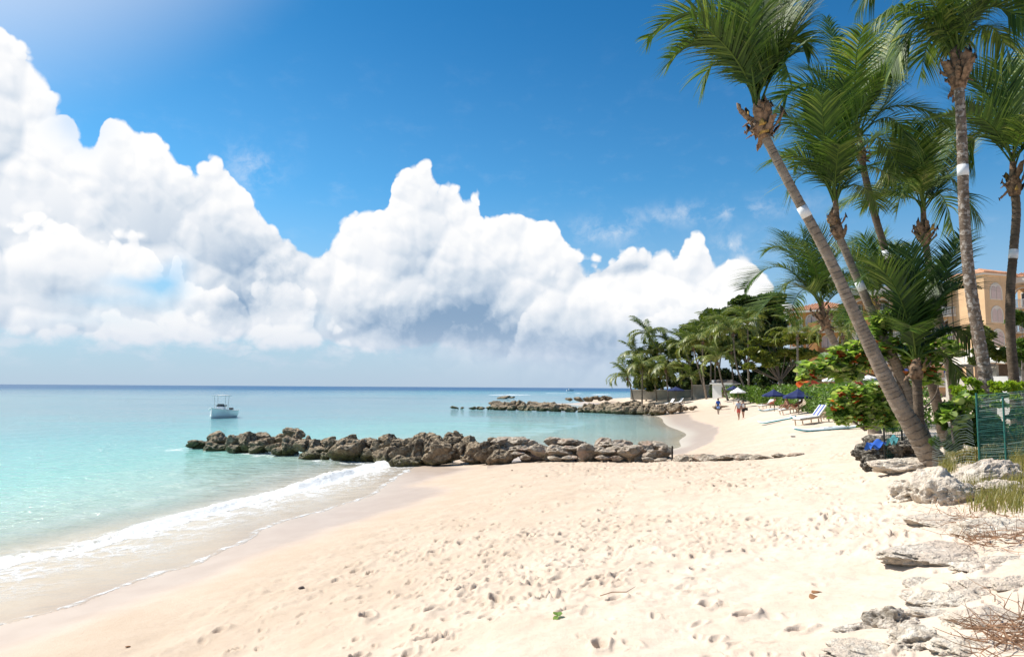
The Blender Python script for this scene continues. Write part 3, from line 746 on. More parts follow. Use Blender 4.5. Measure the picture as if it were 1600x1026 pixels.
def near_palm(label, depth, trunk, fronds, r0=.18, r1=.12, band=None, mat=None, wind=(-.10, -.02, 0), leaf=.85, tone=.35, sd=0, nb=18, droop=.12, swell=1.35, base_depth=None, fan=1.0, nl=66, base_r=.22):
    """trunk: pixel path from the foot up; fronds: (start, via, end[, depth of the tip])"""
    bd = base_depth or depth
    pts = [at(px, py, bd + (depth - bd) * i / (len(trunk) - 1)) for i, (px, py) in enumerate(trunk)]
    b0 = pts[0]; g = gz(b0.x, b0.y)
    pts[0] = Vector((b0.x, b0.y, min(b0.z, g) - .15)) if abs(b0.z - g) < .6 else Vector((b0.x, b0.y, g - .15))
    root = empty('coconut_palm', (b0.x, b0.y, g), 0, label, 'palm tree', 'coconut palms by the beach fence')
    off = np.array(root.location)
    me, path, rad = trunk_mesh([np.array(p) - off for p in pts], r0, r1, swell, seed=sd)
    link('trunk', me, root, mat or M_TRUNK)
    top = path[-1]; axis = unit(path[-1] - path[-4])
    if band:
        bz = np.array(at(band[0], band[1], depth)) - off; i = int(np.argmin(np.abs(path[:, 2] - bz[2])))
        i = min(max(i, 4), len(path) - 5); seg = path[i - 3:i + 4]
        c = (seg[0] + seg[-1]) / 2; a = unit(seg[-1] - seg[0]); h = .12
        v, f = tube(np.array([c - a * h, c + a * h]), [rad[i] * 1.07] * 2, 18); link('band', mesh_np('band', v, f), root, M_BAND)
    r_ = np.random.default_rng(sd + 100)
    for k in range(nb):
        hang = r_.random() < .25
        me = BASES[5 + k % 2] if hang else (BASEY if k % 6 == 3 else BASES[k % 5])
        o = link('leaf_base', me, root); a = r_.uniform(0, 6.283); zz = r_.uniform(-.28, .12)
        o.location = tuple(top + axis * zz + np.array([math.cos(a), math.sin(a), 0]) * base_r * .38)
        o.rotation_euler = (r_.uniform(-.1, .5), r_.uniform(-.2, .2), a - math.pi / 2); s = r_.uniform(.45, 1.0) * (base_r / .2) ** .8
        o.scale = (s, s, s)
    # the sheathed heart the fronds spring from
    heart = np.mean([np.array(at(*f_[0], depth)) - off for f_ in fronds], 0); nk = heart - top; nk = nk / (np.linalg.norm(nk) + 1e-6) * min(np.linalg.norm(nk), 1.1 * (depth / 16))
    cen = top + nk * .8
    hv, hf = tube(np.array([top - axis * .3, top - axis * .02, top + nk * .3, top + nk * .75, top + nk * 1.15]), [r1 * 1.1, base_r * .70, r1 * .85, r1 * .6, r1 * .2], 9)
    link('crown_shaft', mesh_np('crown_shaft', hv, hf), root, M_FIBRE)
    # fronds towards and away from the sea fill the crown out
    lens = [math.dist(f_[0], f_[2]) / FPX * depth for f_ in fronds]; Lm = sorted(lens)[len(lens) // 2]
    for k in range(3):
        a = k * 2.4 + sd; e_ = r_.uniform(.35, 1.1); d0 = np.array([math.cos(a) * math.cos(e_), math.sin(a) * math.cos(e_), math.sin(e_)]); L_ = Lm * r_.uniform(.75, 1.0)
        S = cen + axis * .1; Vv = S + d0 * L_ * .55 + np.array([0, 0, .05]); E = S + d0 * L_ * np.array([1.0, 1.0, .75]) + np.array([0, 0, -L_ * r_.uniform(.02, .30)])
        pth, L = bez_via(S, Vv, E, 18)
        link('frond', frond_mesh(pth, L, cen - np.array([0, 0, .3]), nl=int(nl * .85), leaf=leaf * .85, wind=wind, droop=droop * r_.uniform(.8, 1.7), vee=r_.uniform(.1, .4), twist=r_.uniform(-.6, .6), tone=tone + r_.uniform(-.1, .2), rs=sd * 50 + 30 + k), root, [M_FROND, M_STALK])
    for k, fr in enumerate(fronds):
        s, v, e = fr[:3]; dt = fr[3] if len(fr) > 3 else r_.uniform(-1.0, 1.4)
        S = np.array(at(*s, depth)) - off; Vv = np.array(at(*v, depth + dt * .45)) - off; E = np.array(at(*e, depth + dt)) - off
        S = S * .3 + (top + nk * r_.uniform(.35, .85) + np.array([r_.uniform(-.5, .5) * r1, r_.uniform(-.5, .5) * r1, 0])) * .7
        pth, L = bez_via(S, Vv, E, 22)
        me = frond_mesh(pth, L, cen - np.array([0, 0, .3]), nl=int(nl * min(1.3, max(.6, L / 3.2))), leaf=leaf * 1.16 * r_.uniform(.9, 1.08), wind=wind, droop=droop * r_.uniform(.3, 1.9), vee=r_.uniform(.1, .45) * fan,
                        twist=r_.uniform(-.5, .5), tone=tone + r_.uniform(-.12, .14), rs=sd * 50 + k)
        link('frond', me, root, [M_FROND, M_STALK])
    return root

near_palm('tallest leaning palm, its ringed pale trunk crossing in front of all the others', 13.6,
    [(1468, 728), (1440, 690), (1396, 615), (1340, 500), (1294, 400), (1240, 300), (1186, 195)],
    [((1175, 150), (1106, 26), (1012, 60), .3), ((1176, 150), (1126, 66), (1048, 92), -.6), ((1186, 145), (1226, 92), (1266, 84), .5), ((1178, 150), (1138, 92), (1096, 132), .8), ((1186, 145), (1214, 96), (1232, 120), -.8), ((1178, 140), (1164, 62), (1146, -70)), ((1185, 140), (1209, 60), (1262, -50)), ((1175, 145), (1135, 45), (1070, -30)), ((1183, 145), (1188, 50), (1204, -80)),
     ((1178, 145), (1152, 58), (1116, -60), 1.5), ((1186, 145), (1222, 78), (1256, 12), .8), ((1176, 150), (1140, 80), (1080, 30), -1.0), ((1184, 145), (1200, 80), (1228, 0), 1.4), ((1180, 145), (1172, 70), (1172, -30), -1.2)],
    r0=.31, r1=.100, band=(1257, 330), tone=.36, sd=1, leaf=.92, wind=(-.04, -.02, 0), nb=38, base_r=.30)
near_palm('palm right behind the leaning one, crown low, white band low on its slanting trunk', 17.0,
    [(1455, 694), (1425, 630), (1400, 568), (1372, 508), (1345, 448), (1322, 395), (1306, 356)],
    [((1303, 300), (1268, 222), (1214, 172), .5), ((1305, 300), (1306, 220), (1320, 122), -.8), ((1302, 305), (1262, 250), (1206, 250)), ((1309, 300), (1338, 240), (1396, 205)), ((1306, 300), (1286, 210), (1258, 140), 1.2),
     ((1308, 305), (1345, 262), (1400, 282)), ((1302, 305), (1272, 270), (1228, 300)), ((1309, 300), (1325, 225), (1352, 160)), ((1305, 300), (1290, 230), (1284, 150), -1.3)],
    r0=.25, r1=.105, band=(1342, 446), tone=.32, sd=2, leaf=.95, fan=1.2, nb=16)
near_palm('tall dark-trunked palm whose crown stands between the leaning palm and the tallest upright one', 19.5,
    [(1480, 682), (1457, 603), (1432, 540), (1408, 470), (1385, 395), (1368, 340), (1354, 285), (1344, 235)],
    [((1335, 190), (1318, 115), (1292, 28)), ((1340, 190), (1272, 132), (1208, 176)), ((1345, 190), (1374, 120), (1404, 34)), ((1345, 195), (1388, 150), (1400, 72), 2), ((1345, 205), (1392, 185), (1425, 240)),
     ((1340, 200), (1368, 135), (1428, 92)), ((1335, 205), (1290, 175), (1210, 215)), ((1348, 205), (1405, 165), (1490, 196)), ((1345, 205), (1388, 230), (1414, 305)), ((1338, 190), (1336, 115), (1350, 40), -2),
     ((1340, 200), (1300, 130), (1250, 110), 1.5), ((1342, 200), (1352, 120), (1382, 60), 2.5), ((1338, 205), (1290, 200), (1240, 250), 2)],
    r0=.22, r1=.108, band=(1386, 398), mat=M_TRUNK_C, tone=.38, sd=3, leaf=1.05)
near_palm('palm with a shaggy ball of leaf bases and no white band, left of the tallest', 21.0,
    [(1500, 660), (1489, 607), (1476, 540), (1464, 480), (1453, 420), (1444, 368)],
    [((1441, 310), (1436, 250), (1424, 192)), ((1443, 310), (1482, 268), (1508, 215)), ((1438, 325), (1388, 290), (1306, 326), .5), ((1440, 310), (1402, 240), (1352, 250)), ((1444, 310), (1472, 235), (1500, 180)),
     ((1445, 312), (1484, 296), (1532, 345)), ((1441, 305), (1412, 245), (1380, 290)), ((1443, 305), (1452, 235), (1468, 190)), ((1446, 318), (1470, 305), (1488, 360)), ((1440, 310), (1425, 270), (1402, 330), -2),
     ((1441, 310), (1420, 230), (1390, 190), 2)],
    r0=.24, r1=.115, mat=M_TRUNK_C, tone=.42, sd=4, leaf=.95, nb=26, base_r=.26, wind=(-.04, 0, 0))
near_palm('tallest upright coconut palm, its straight trunk blotched white and ringed by a white band', 14.3,
    [(1546, 640), (1541, 600), (1528, 520), (1514, 430), (1507, 340), (1504, 250), (1500, 160), (1497, 118)],
    [((1493, 75), (1430, 18), (1366, 34), 0), ((1492, 80), (1440, 42), (1392, 112), .4), ((1495, 70), (1486, -10), (1466, -110), -1.5), ((1500, 75), (1535, 14), (1604, 36)), ((1500, 75), (1548, -28), (1644, 50)),
     ((1500, 72), (1512, -30), (1560, -120)), ((1490, 72), (1424, -50), (1337, 22), 1), ((1502, 80), (1540, 40), (1580, 90), .6), ((1493, 78), (1460, 10), (1420, -40), -1), ((1498, 75), (1530, 0), (1590, -30), 2), ((1494, 80), (1462, 50), (1438, 120), 1.8)],
    r0=.21, r1=.115, band=(1504, 267), mat=M_TRUNK_B, tone=.36, sd=5, leaf=.85, nb=30, base_r=.30, wind=(.0, 0, -.02), droop=.35)
near_palm('coconut palm at the right edge with a dark trunk and narrow white band', 17.5,
    [(1588, 640), (1584, 590), (1579, 520), (1579, 450), (1584, 390), (1588, 330), (1584, 288)],
    [((1578, 245), (1538, 188), (1470, 182)), ((1580, 240), (1552, 165), (1512, 112)), ((1582, 240), (1578, 165), (1556, 95)), ((1585, 240), (1602, 160), (1624, 95)), ((1577, 250), (1532, 212), (1506, 262)),
     ((1585, 245), (1622, 195), (1668, 215)), ((1588, 250), (1622, 225), (1648, 290)), ((1583, 240), (1592, 150), (1604, 75), 1.5), ((1580, 245), (1548, 200), (1498, 150), 1.8)],
    r0=.19, r1=.115, band=(1583, 397), mat=M_TRUNK_C, tone=.40, sd=6, leaf=1.05, nb=20, base_r=.26, wind=(-.05, 0, 0))
near_palm('coconut palm leaning left behind the sea grape, its low wide crown against the clouds', 29.0,
    [(1368, 676), (1358, 637), (1345, 605), (1326, 574), (1305, 537), (1287, 502)],
    [((1278, 475), (1224, 418), (1162, 452)), ((1282, 465), (1262, 412), (1254, 358)), ((1280, 468), (1238, 398), (1196, 392)), ((1285, 465), (1296, 418), (1322, 384)), ((1287, 470), (1312, 432), (1350, 448)),
     ((1277, 478), (1240, 448), (1186, 486)), ((1284, 465), (1282, 410), (1274, 362)), ((1288, 475), (1320, 455), (1344, 496)), ((1281, 465), (1250, 405), (1222, 362), 3), ((1278, 474), (1256, 452), (1232, 498), -2), ((1283, 466), (1270, 410), (1240, 372), -3)],
    r0=.34, r1=.17, tone=.40, sd=7, leaf=1.25, nb=34, base_r=.32, base_depth=29.0, swell=1.15, wind=(-.14, 0, 0), fan=1.3)
near_palm('young palm with hardly any trunk, dark fronds fanning up behind the sea grape', 16.0,
    [(1438, 700), (1436, 650), (1433, 600), (1431, 572)],
    [((1430, 560), (1400, 430), (1340, 440)), ((1430, 560), (1408, 470), (1366, 410)), ((1430, 555), (1424, 465), (1398, 384)), ((1430, 555), (1432, 470), (1424, 382)), ((1433, 555), (1458, 470), (1506, 366)), ((1433, 555), (1465, 470), (1534, 452)),
     ((1430, 565), (1390, 500), (1330, 500)), ((1435, 560), (1478, 512), (1530, 545)), ((1432, 560), (1444, 490), (1480, 400), 1.5), ((1428, 565), (1390, 545), (1345, 575)), ((1436, 565), (1470, 550), (1500, 590))],
    r0=.15, r1=.12, mat=M_TRUNK_C, tone=.22, sd=8, leaf=.85, nb=8, fan=1.2, droop=.08, wind=(0, 0, 0))
near_palm('bushy palm crown seen between the leaning trunks in front of the hotel', 34.0,
    [(1382, 640), (1376, 560), (1370, 500), (1366, 478)],
    [((1365, 465), (1348, 420), (1318, 388)), ((1365, 465), (1362, 412), (1350, 368)), ((1366, 465), (1380, 415), (1404, 382)), ((1364, 468), (1336, 440), (1306, 442)), ((1367, 468), (1392, 435), (1422, 440)),
     ((1366, 465), (1370, 410), (1380, 366)), ((1364, 470), (1340, 465), (1318, 490)), ((1368, 470), (1392, 460), (1410, 490)), ((1365, 466), (1352, 430), (1334, 372), 3)],
    r0=.2, r1=.18, mat=M_TRUNK_C, tone=.45, sd=9, leaf=1.3, nb=10, base_r=.4)

# ------------------------------------------------------------------ the grove of palms on the point
def far_frond(L, droop, seed, nl=26, leaf=1.25, tone=.5):
    r_ = np.random.default_rng(seed); n = 12; p = np.zeros((n, 3)); el_ = .9; d = 0
    el_ = 1.0 - droop * .3
    for i in range(1, n):
        p[i] = p[i - 1] + np.array([r_.normal(0, .01), math.cos(el_), math.sin(el_)]) * L / (n - 1); el_ -= droop * 2.4 / n * (.5 + i / n)
    return frond_mesh(p, L, (0, 0, -.5), nl=nl, leaf=leaf, droop=.45, vee=.25, tone=tone, rs=seed, width=.10, seg=2, rach=.05)
FARF = [far_frond(4.4, d, 500 + i, tone=t) for i, (d, t) in enumerate([(.5, .35), (.8, .45), (1.1, .5), (1.35, .6), (.65, .4), (1.2, .75)])]
for me in FARF:
    me.materials.append(M_FARFROND); me.materials.append(M_STALK)
FARBASE = leaf_base_mesh(77, 1.0, .5, .6); FARBASE.materials.append(M_FIBRE)
def far_palm(label, depth, crown, foot, sc=1.0, nf=20, wind=-.25, mid=None, r0=.22, tone=0, droopy=0, sd=0, mat=None):
    c = at(*crown, depth); f = at(*foot, depth); g = gz(f.x, f.y)
    f = Vector((f.x, f.y, g))
    root = empty('coconut_palm', f, 0, label, 'palm tree', 'coconut palms in the grove on the point')
    m = at(*mid, depth) if mid else f.lerp(c, .5) + Vector(((f.x - c.x) * .12, 0, 0))
    me, path, rad = trunk_mesh([np.array(f - f) - np.array([0, 0, .2]), np.array(m - f), np.array(c - f)], r0, r0 * .62, 1.5, ring=.5, k=8, seed=sd)
    link('trunk', me, root, mat or M_TRUNK)
    r_ = np.random.default_rng(sd + 900); top = Vector(path[-1])
    for k in range(nf):
        a = k / nf * 2 * math.pi * 2.39 + r_.uniform(-.3, .3); tier = k / nf
        kind = [4, 0, 1, 1, 2, 2, 3, 5][min(7, int(tier * 6.5) + droopy)]
        o = link('frond', FARF[kind], root); o.location = top
        s = sc * 1.12 * r_.uniform(.85, 1.12); o.scale = (s, s, s)
        az_ = a
        o.rotation_euler = (r_.uniform(-.1, .15) + (.35 if tier < .25 else 0), r_.uniform(-.2, .2), az_)
        o.rotation_euler.rotate_axis('Z', 0)
        # the trade wind pushes the fronds seaward
        o.matrix_basis = Matrix.Translation(top) @ Matrix.Rotation(wind * .7, 4, 'Y') @ Matrix.Rotation(az_, 4, 'Z') @ Matrix.Rotation(.45 if tier < .2 else r_.uniform(-.15, .1), 4, 'X') @ Matrix.Scale(s, 4)
    for k in range(4):
        o = link('leaf_base', FARBASE, root); o.location = top - Vector((0, 0, .75)); o.rotation_euler = (.2, 0, k * 1.6); o.scale = (.7 * sc,) * 3
    return root
GR = [('tall palm at the seaward tip of the grove, tufted crown above its neighbours', 132, (1013, 522), (1068, 606), 1.0, 20, dict(mid=(1038, 560), droopy=1, r0=.17)),
      ('low palm leaning over the water at the outer end of the point', 126, (980, 588), (991, 619), .95, 18, dict(droopy=1)),
      ('yellow-green palm with drooping fronds touching the low wall', 125, (1004, 573), (1003, 619), .95, 20, dict(droopy=2)),
      ('palm crown reaching out to the left of the tall tufted one', 134, (992, 553), (1010, 616), .95, 18, dict(droopy=1)),
      ('palm with long hanging fronds above the farthest navy parasol', 122, (1040, 576), (1044, 614), 1.0, 20, dict(droopy=2)),
      ('palm behind the hanging fronds, half hidden in the grove', 138, (1028, 552), (1052, 612), 1.0, 18, {}),
      ('slanting thin palm left of the farthest parasol, crown deep in the grove', 130, (1060, 560), (1098, 616), .95, 18, dict(mid=(1076, 588))),
      ('short palm with a stout reddish trunk at the end of the low wall', 118, (1081, 590), (1081, 616), .8, 16, {}),
      ('palm over the sloping thin trunks, left of the twin clump', 116, (1083, 541), (1104, 617), .95, 18, dict(mid=(1092, 578))),
      ('front palm of the clump of trunks beside the white hut', 112, (1098, 532), (1104, 618), 1.0, 18, dict(mid=(1098, 580))),
      ('rear palm of the clump of trunks beside the white hut', 116, (1112, 523), (1110, 617), 1.0, 18, {}),
      ('tall curving palm between the white hut and the white parasol', 98, (1145, 519), (1172, 627), .95, 20, dict(mid=(1151, 572))),
      ('straight palm against the dark evergreen, right of the curving one', 104, (1168, 506), (1170, 612), .95, 20, dict(mid=(1169, 560))),
      ('low palm whose leaning trunk stands in front of the white hut', 100, (1121, 563), (1138, 624), .85, 16, dict(mid=(1127, 592))),
      ('palm in the middle of the grove, its crown under the big clump', 126, (1070, 538), (1086, 614), 1.0, 18, {}),
      ('palm with upright fronds at the crest of the grove', 122, (1122, 508), (1116, 614), 1.0, 18, {}),
      ('palm crown low between the seaward pair and the wall', 129, (1022, 590), (1026, 616), .9, 18, dict(droopy=1)),
      ('shaggy palm under the dark tree, right of the clump of trunks', 118, (1142, 548), (1146, 614), .95, 18, {}),
      ('palm crown filling the gap above the slanting thin palm', 133, (1052, 545), (1074, 612), 1.0, 18, {}),
      ('slender palm at the back of the grove below the dark tree', 128, (1128, 538), (1122, 612), 1.0, 18, {})]
for i, (lb, d_, c_, f_, s_, n_, kw) in enumerate(GR): far_palm(lb, d_, c_, f_, s_, n_, sd=i, **kw)
far_palm('small fan of a palm in front of the hotel balcony', 78, (1246, 522), (1246, 600), .72, 14, sd=40, wind=0)
far_palm('small dark palm before the hotel arches, left of the leaning trunks', 72, (1316, 520), (1316, 590), .8, 16, sd=41, wind=0)
# ------------------------------------------------------------------ rocks
def n3(p, s, seed):
    """cheap smooth 3-D noise in -1..1 from turned sine products"""
    r_ = np.random.default_rng(seed); o = 0; a = 1; tot = 0
    for k in range(5):
        Q = np.linalg.qr(r_.normal(size=(3, 3)))[0]; q = p @ Q * s * 2 ** k + r_.uniform(0, 9, 3)
        o = o + a * np.sin(q[:, 0] + .8 * np.sin(q[:, 1] * 1.3)) * np.sin(q[:, 1] + .8 * np.sin(q[:, 2] * 1.1)) * np.sin(q[:, 2] + .9 * np.sin(q[:, 0] * .9)) * 1.5
        tot += a; a *= .55
    return o / tot
def ico(sub):
    import bmesh
    bm = bmesh.new(); bmesh.ops.create_icosphere(bm, subdivisions=sub, radius=1.0)
    v = np.array([x.co[:] for x in bm.verts]); f = np.array([[q.index for q in x.verts] for x in bm.faces]); bm.free()
    return v, f
ICO = {k: ico(k) for k in (3, 4, 5, 6)}
def rock_mesh(seed, sub=5, flat=.8, cuts=9, rough=.16, pits=.10, name='rock'):
    v, f = ICO[sub]; r_ = np.random.default_rng(seed); p = v.copy()
    for _ in range(cuts):                          # broken faces
        n = unit(r_.normal(size=3)); d = r_.uniform(.48, .85); h = p @ n - d
        p = p - np.outer(np.maximum(h, 0) * .96, n)
    p = p * (1 + rough * n3(p, 1.5, seed)[:, None] + rough * .55 * n3(p, 3.1, seed + 31)[:, None])
    rid = 1 - np.abs(n3(p, 3.4, seed + 5)) * 2
    p = p * (1 + .09 * rid[:, None] - pits * np.clip(n3(p, 5.5, seed + 9) - .12, 0, 1)[:, None] * 2.0 + .045 * n3(p, 8, seed + 3)[:, None])
    p[:, 2] *= flat
    me = mesh_np(name, p, f); return me
def rock_material(name, dark, midc, light, wetline=None, pit=.6, sc=1.0, warm=None):
    m, nt, b, _ = material(name)
    P = position(nt); n = noise(nt, P, 1.6 * sc, 6, .65); n2 = noise(nt, P, 7 * sc, 5, .7); n4 = noise(nt, P, 28 * sc, 4, .7)
    vz = voro(nt, vadd(nt, P, vmul(nt, noise(nt, P, 5, 3, .6, out=1), (.2, .2, .2))), 6 * sc, 2, feature='F1')
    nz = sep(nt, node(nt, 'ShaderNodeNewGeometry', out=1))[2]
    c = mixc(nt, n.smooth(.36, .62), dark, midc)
    c = mixc(nt, (n2.smooth(.42, .62) * nz.lin(-.3, .8, .25, 1)).clamp(), c, light)  # sunlit tone painted into the colour, strongest on upward faces
    c = mixc(nt, n4.smooth(.54, .66) * pit, c, tuple(x * .35 for x in dark))
    if warm: c = mixc(nt, noise(nt, P, 2.3, 3).smooth(.52, .7) * .6, c, warm)
    rg = .92
    if name.endswith('limestone'):
        sand_ = (nz.smooth(.55, .95) * noise(nt, P, 1.8, 4, .6).smooth(.42, .6)); c = mixc(nt, sand_ * .85, c, (.62, .51, .41))
    if wetline is not None:
        z = sep(nt, P)[2]
        w = (z + (n - .5) * .5).smooth(wetline + .35, wetline - .05)
        alg = mixc(nt, n2.smooth(.4, .6), (.06, .055, .03), (.13, .125, .035))
        c = mixc(nt, w * .85, c, alg); rg = w.lin(0, 1, .92, .35)
    setp(nt, b, color=c, rough=rg, spec=.25, normal=bump(nt, n4 * .5 + n2 * .6 + vz * .5, 1.0, .07 / sc))
    return m
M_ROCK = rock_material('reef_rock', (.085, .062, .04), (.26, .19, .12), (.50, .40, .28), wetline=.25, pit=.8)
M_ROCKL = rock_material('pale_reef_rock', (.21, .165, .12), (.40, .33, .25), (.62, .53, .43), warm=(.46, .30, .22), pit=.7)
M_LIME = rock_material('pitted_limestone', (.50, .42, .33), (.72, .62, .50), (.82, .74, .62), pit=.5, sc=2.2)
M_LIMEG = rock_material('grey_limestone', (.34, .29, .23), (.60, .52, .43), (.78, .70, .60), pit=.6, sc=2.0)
M_DARKR = rock_material('shade_painted_rubble', (.035, .028, .02), (.10, .085, .065), (.46, .41, .34), pit=.8, sc=1.6)  # shade of the front and sunlit tops are put into this colour
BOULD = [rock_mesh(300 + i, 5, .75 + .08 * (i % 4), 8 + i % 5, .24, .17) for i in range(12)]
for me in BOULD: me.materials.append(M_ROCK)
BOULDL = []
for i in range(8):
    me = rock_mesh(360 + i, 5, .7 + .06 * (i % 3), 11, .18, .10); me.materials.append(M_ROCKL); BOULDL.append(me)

def gy_line(px, L):
    xs = [a for a, _ in L]; ys = [b for _, b in L]; return float(np.interp(px, xs, ys))
G1 = [(295, 41.5), (400, 39.0), (520, 36.0), (620, 33.5), (700, 31.5), (800, 29.8), (900, 28.2), (1050, 26.4), (1150, 25.2), (1250, 24.5)]
def place_rock(me, px, py, wpx, hpx, depth, rs, name='boulder', asp=None, sink=0.0):
    r_ = np.random.default_rng(rs); p = at(px, py, depth)
    o = link(name, me); o.location = p - Vector((0, 0, sink))
    w = wpx / FPX * depth / 1.75; h = hpx / FPX * depth / 1.45
    o.scale = (w, (asp or r_.uniform(.8, 1.1)) * max(w, h) * .9, h)
    o.rotation_euler = (r_.uniform(-.15, .15), r_.uniform(-.15, .15), 0)
    return o
Z3 = [(105, 172, 90, 42), (250, 150, 115, 75), (215, 202, 125, 60), (345, 182, 100, 85), (350, 215, 90, 65), (392, 152, 90, 60), (440, 165, 110, 95), (505, 135, 105, 50), (545, 170, 125, 70), (500, 195, 130, 70), (600, 205, 90, 60),
      (640, 145, 90, 60), (708, 118, 110, 80), (740, 135, 70, 70), (690, 195, 120, 95), (640, 225, 110, 50), (775, 195, 110, 80), (805, 140, 40, 30), (850, 185, 100, 60), (840, 222, 120, 45), (935, 158, 100, 50), (940, 190, 80, 70), (1060, 165, 90, 70),
      (1040, 205, 160, 110), (990, 185, 90, 60), (830, 250, 120, 50), (915, 255, 70, 45), (1130, 205, 90, 80), (1185, 175, 90, 60), (1225, 200, 80, 80), (1315, 145, 105, 50), (1330, 180, 130, 70), (1295, 245, 140, 100), (1370, 205, 110, 80),
      (1440, 235, 190, 110), (1375, 285, 90, 70), (1450, 302, 150, 60), (1530, 160, 110, 80), (1560, 215, 90, 90), (1450, 170, 110, 50), (1570, 275, 80, 70), (1170, 232, 80, 50), (1590, 180, 70, 60)]
Z4 = [(95, 165, 115, 100), (30, 210, 110, 130), (30, 275, 110, 60), (110, 260, 50, 60), (115, 200, 60, 90), (200, 225, 150, 125), (170, 150, 80, 50), (255, 130, 100, 45), (280, 165, 110, 60), (300, 215, 75, 90), (275, 110, 50, 35), (365, 165, 90, 70), (375, 215, 90, 90),
      (350, 248, 80, 50), (430, 200, 100, 80), (470, 235, 130, 95), (530, 245, 110, 80), (500, 155, 70, 50), (560, 180, 90, 60), (600, 240, 60, 40)]
Z4L = [(560, 150, 110, 50), (590, 180, 110, 60), (650, 150, 130, 60), (670, 195, 120, 50), (650, 225, 90, 40), (690, 240, 60, 30), (770, 205, 120, 70), (730, 165, 60, 40), (865, 155, 90, 60), (850, 205, 90, 60), (935, 155, 130, 50), (900, 215, 110, 50), (960, 195, 110, 50), (870, 245, 80, 25), (950, 248, 80, 25),
       (1050, 205, 120, 75), (1010, 165, 70, 40), (1145, 160, 90, 55), (1125, 205, 90, 60), (1215, 165, 130, 50), (1180, 215, 110, 50), (1240, 195, 110, 50), (1150, 248, 80, 28), (1230, 250, 70, 25), (1325, 210, 120, 75), (1285, 165, 70, 35), (1425, 170, 100, 55), (1400, 205, 90, 60), (1490, 170, 100, 45),
       (1450, 220, 110, 50), (1520, 210, 70, 60), (1420, 258, 80, 25), (1500, 262, 60, 22)]
rocks1 = [(280 + a / 4, 650 + b / 4, w / 4, h / 4, 0) for a, b, w, h in Z3] + [(640 + a / 3.81, 650 + b / 3.81, w / 3.81, h / 3.81, 0) for a, b, w, h in Z4] + [(640 + a / 3.81, 650 + b / 3.81, w / 3.81, h / 3.81, 1) for a, b, w, h in Z4L]
def where1(px):
    for lim, w in [(350, 'at the seaward tip'), (430, 'near the seaward tip'), (500, 'just past the seaward end'), (570, 'where thin foam washes'), (625, 'beside the breaking wave'), (690, 'by the wet sand'), (760, 'in the dark middle'),
                   (830, 'where brown turns pale'), (900, 'in the pale half'), (980, 'towards the landward end'), (2000, 'next to the iron stake')]:
        if px < lim: return w
LABELS = []
def finish_labels(tail):
    """tell look-alikes apart by their order along the breakwater"""
    by = {}
    for o, px, lb in LABELS: by.setdefault(lb, []).append((px, o))
    for lb, l in by.items():
        l.sort(key=lambda t: t[0]); n = len(l); words = {2: ['left', 'right'], 3: ['left', 'middle', 'right']}.get(n) or ['leftmost', 'second', 'third', 'fourth', 'fifth', 'sixth', 'seventh', 'eighth', 'ninth', 'tenth', 'eleventh', 'twelfth'][:n - 1] + ['rightmost']
        for (px, o), w in zip(l, words): o['label'] = (lb + tail) if n == 1 else f'{w} {lb}{tail}'
    LABELS.clear()
for i, (px, py, w, h, pale) in enumerate(rocks1):
    L_ = gy_line(px, G1); low_ = 704 + (px - 300) * .062 if px < 640 else 728 - (px - 640) * .025
    row = (low_ - (py + h / 2)) / 12.0
    d = L_ + max(-.6, min(1.6, row)) * .95
    me = (BOULDL[i % 8] if pale else BOULD[(i * 5) % 12])
    o = place_rock(me, px, py, w * 1.16, h * 1.16, d, i, 'boulder')
    size = 'very large' if w > 42 else 'big' if w > 28 else 'middling' if w > 20 else 'small'
    col = 'pale grey' if pale else ('algae-stained' if py + h / 2 > low_ - 2 else 'dark brown')
    rowt = 'in front' if row < .35 else ('mid-pile' if row < 1.0 else 'on top')
    tag(o, None, 'rock', 'boulders of the near breakwater'); LABELS.append((o, px, f'{size} {col} boulder {rowt} {where1(px)}'))
finish_labels(', near breakwater')
# the packed smaller stones behind and below them
r_ = np.random.default_rng(4)
for i in range(46):
    px = r_.uniform(315, 1050); L_ = gy_line(px, G1) + 1.1 + r_.uniform(-.2, .8)
    p = at(px, 690, L_); zt = .55 + .0 * px if px < 640 else .6 + (px - 640) * .0016
    o = link('boulder', (BOULDL if px > 800 else BOULD)[i % 8]); o.location = (p.x, p.y, max(gz(p.x, p.y), -.3) * .6 + .15 + (zt - .55) * .5)
    s = r_.uniform(.5, .75); o.scale = (s, s, s * .8); o.rotation_euler = (0, 0, r_.uniform(0, 6))
    tag(o, None, 'rock', 'stones packed inside the near breakwater'); LABELS.append((o, px, 'stone packed behind others ' + where1(px)))
finish_labels(', near breakwater')
# low pale rocks half buried where the breakwater runs into the beach
for i, (px, py, w, h, lb) in enumerate([(1068, 716, 28, 12, 'low brownish rock right after the iron stake'), (1105, 712, 46, 15, 'rounded pale grey rock half buried in the sand past the stake'),
        (1138, 716, 34, 10, 'flat white rock crumbling into sand between two domed pale rocks'), (1162, 711, 32, 14, 'domed whitish rock with dark pits on the buried rock line'), (1188, 716, 32, 9, 'flat pale rock with a dark crack on the buried rock line'),
        (1218, 718, 22, 7, 'last small reddish rock of the buried rock line'), (1085, 722, 20, 6, 'thin pale rock lying low in front of the rounded grey one'), (1245, 715, 20, 5, 'scrap of pale rock just breaking the sand beyond the reddish one')]):
    o = place_rock(BOULDL[i % 8], px, py + 1, w * 1.2, h * 1.3, at_x(px, 26).y - (px - 1050) * .012, 70 + i, 'half_buried_rock'); g = gz(o.location.x, o.location.y)
    o.location.z = g + h / FPX * 25 * .12
    tag(o, lb, 'rock', 'half-buried rocks on the beach')
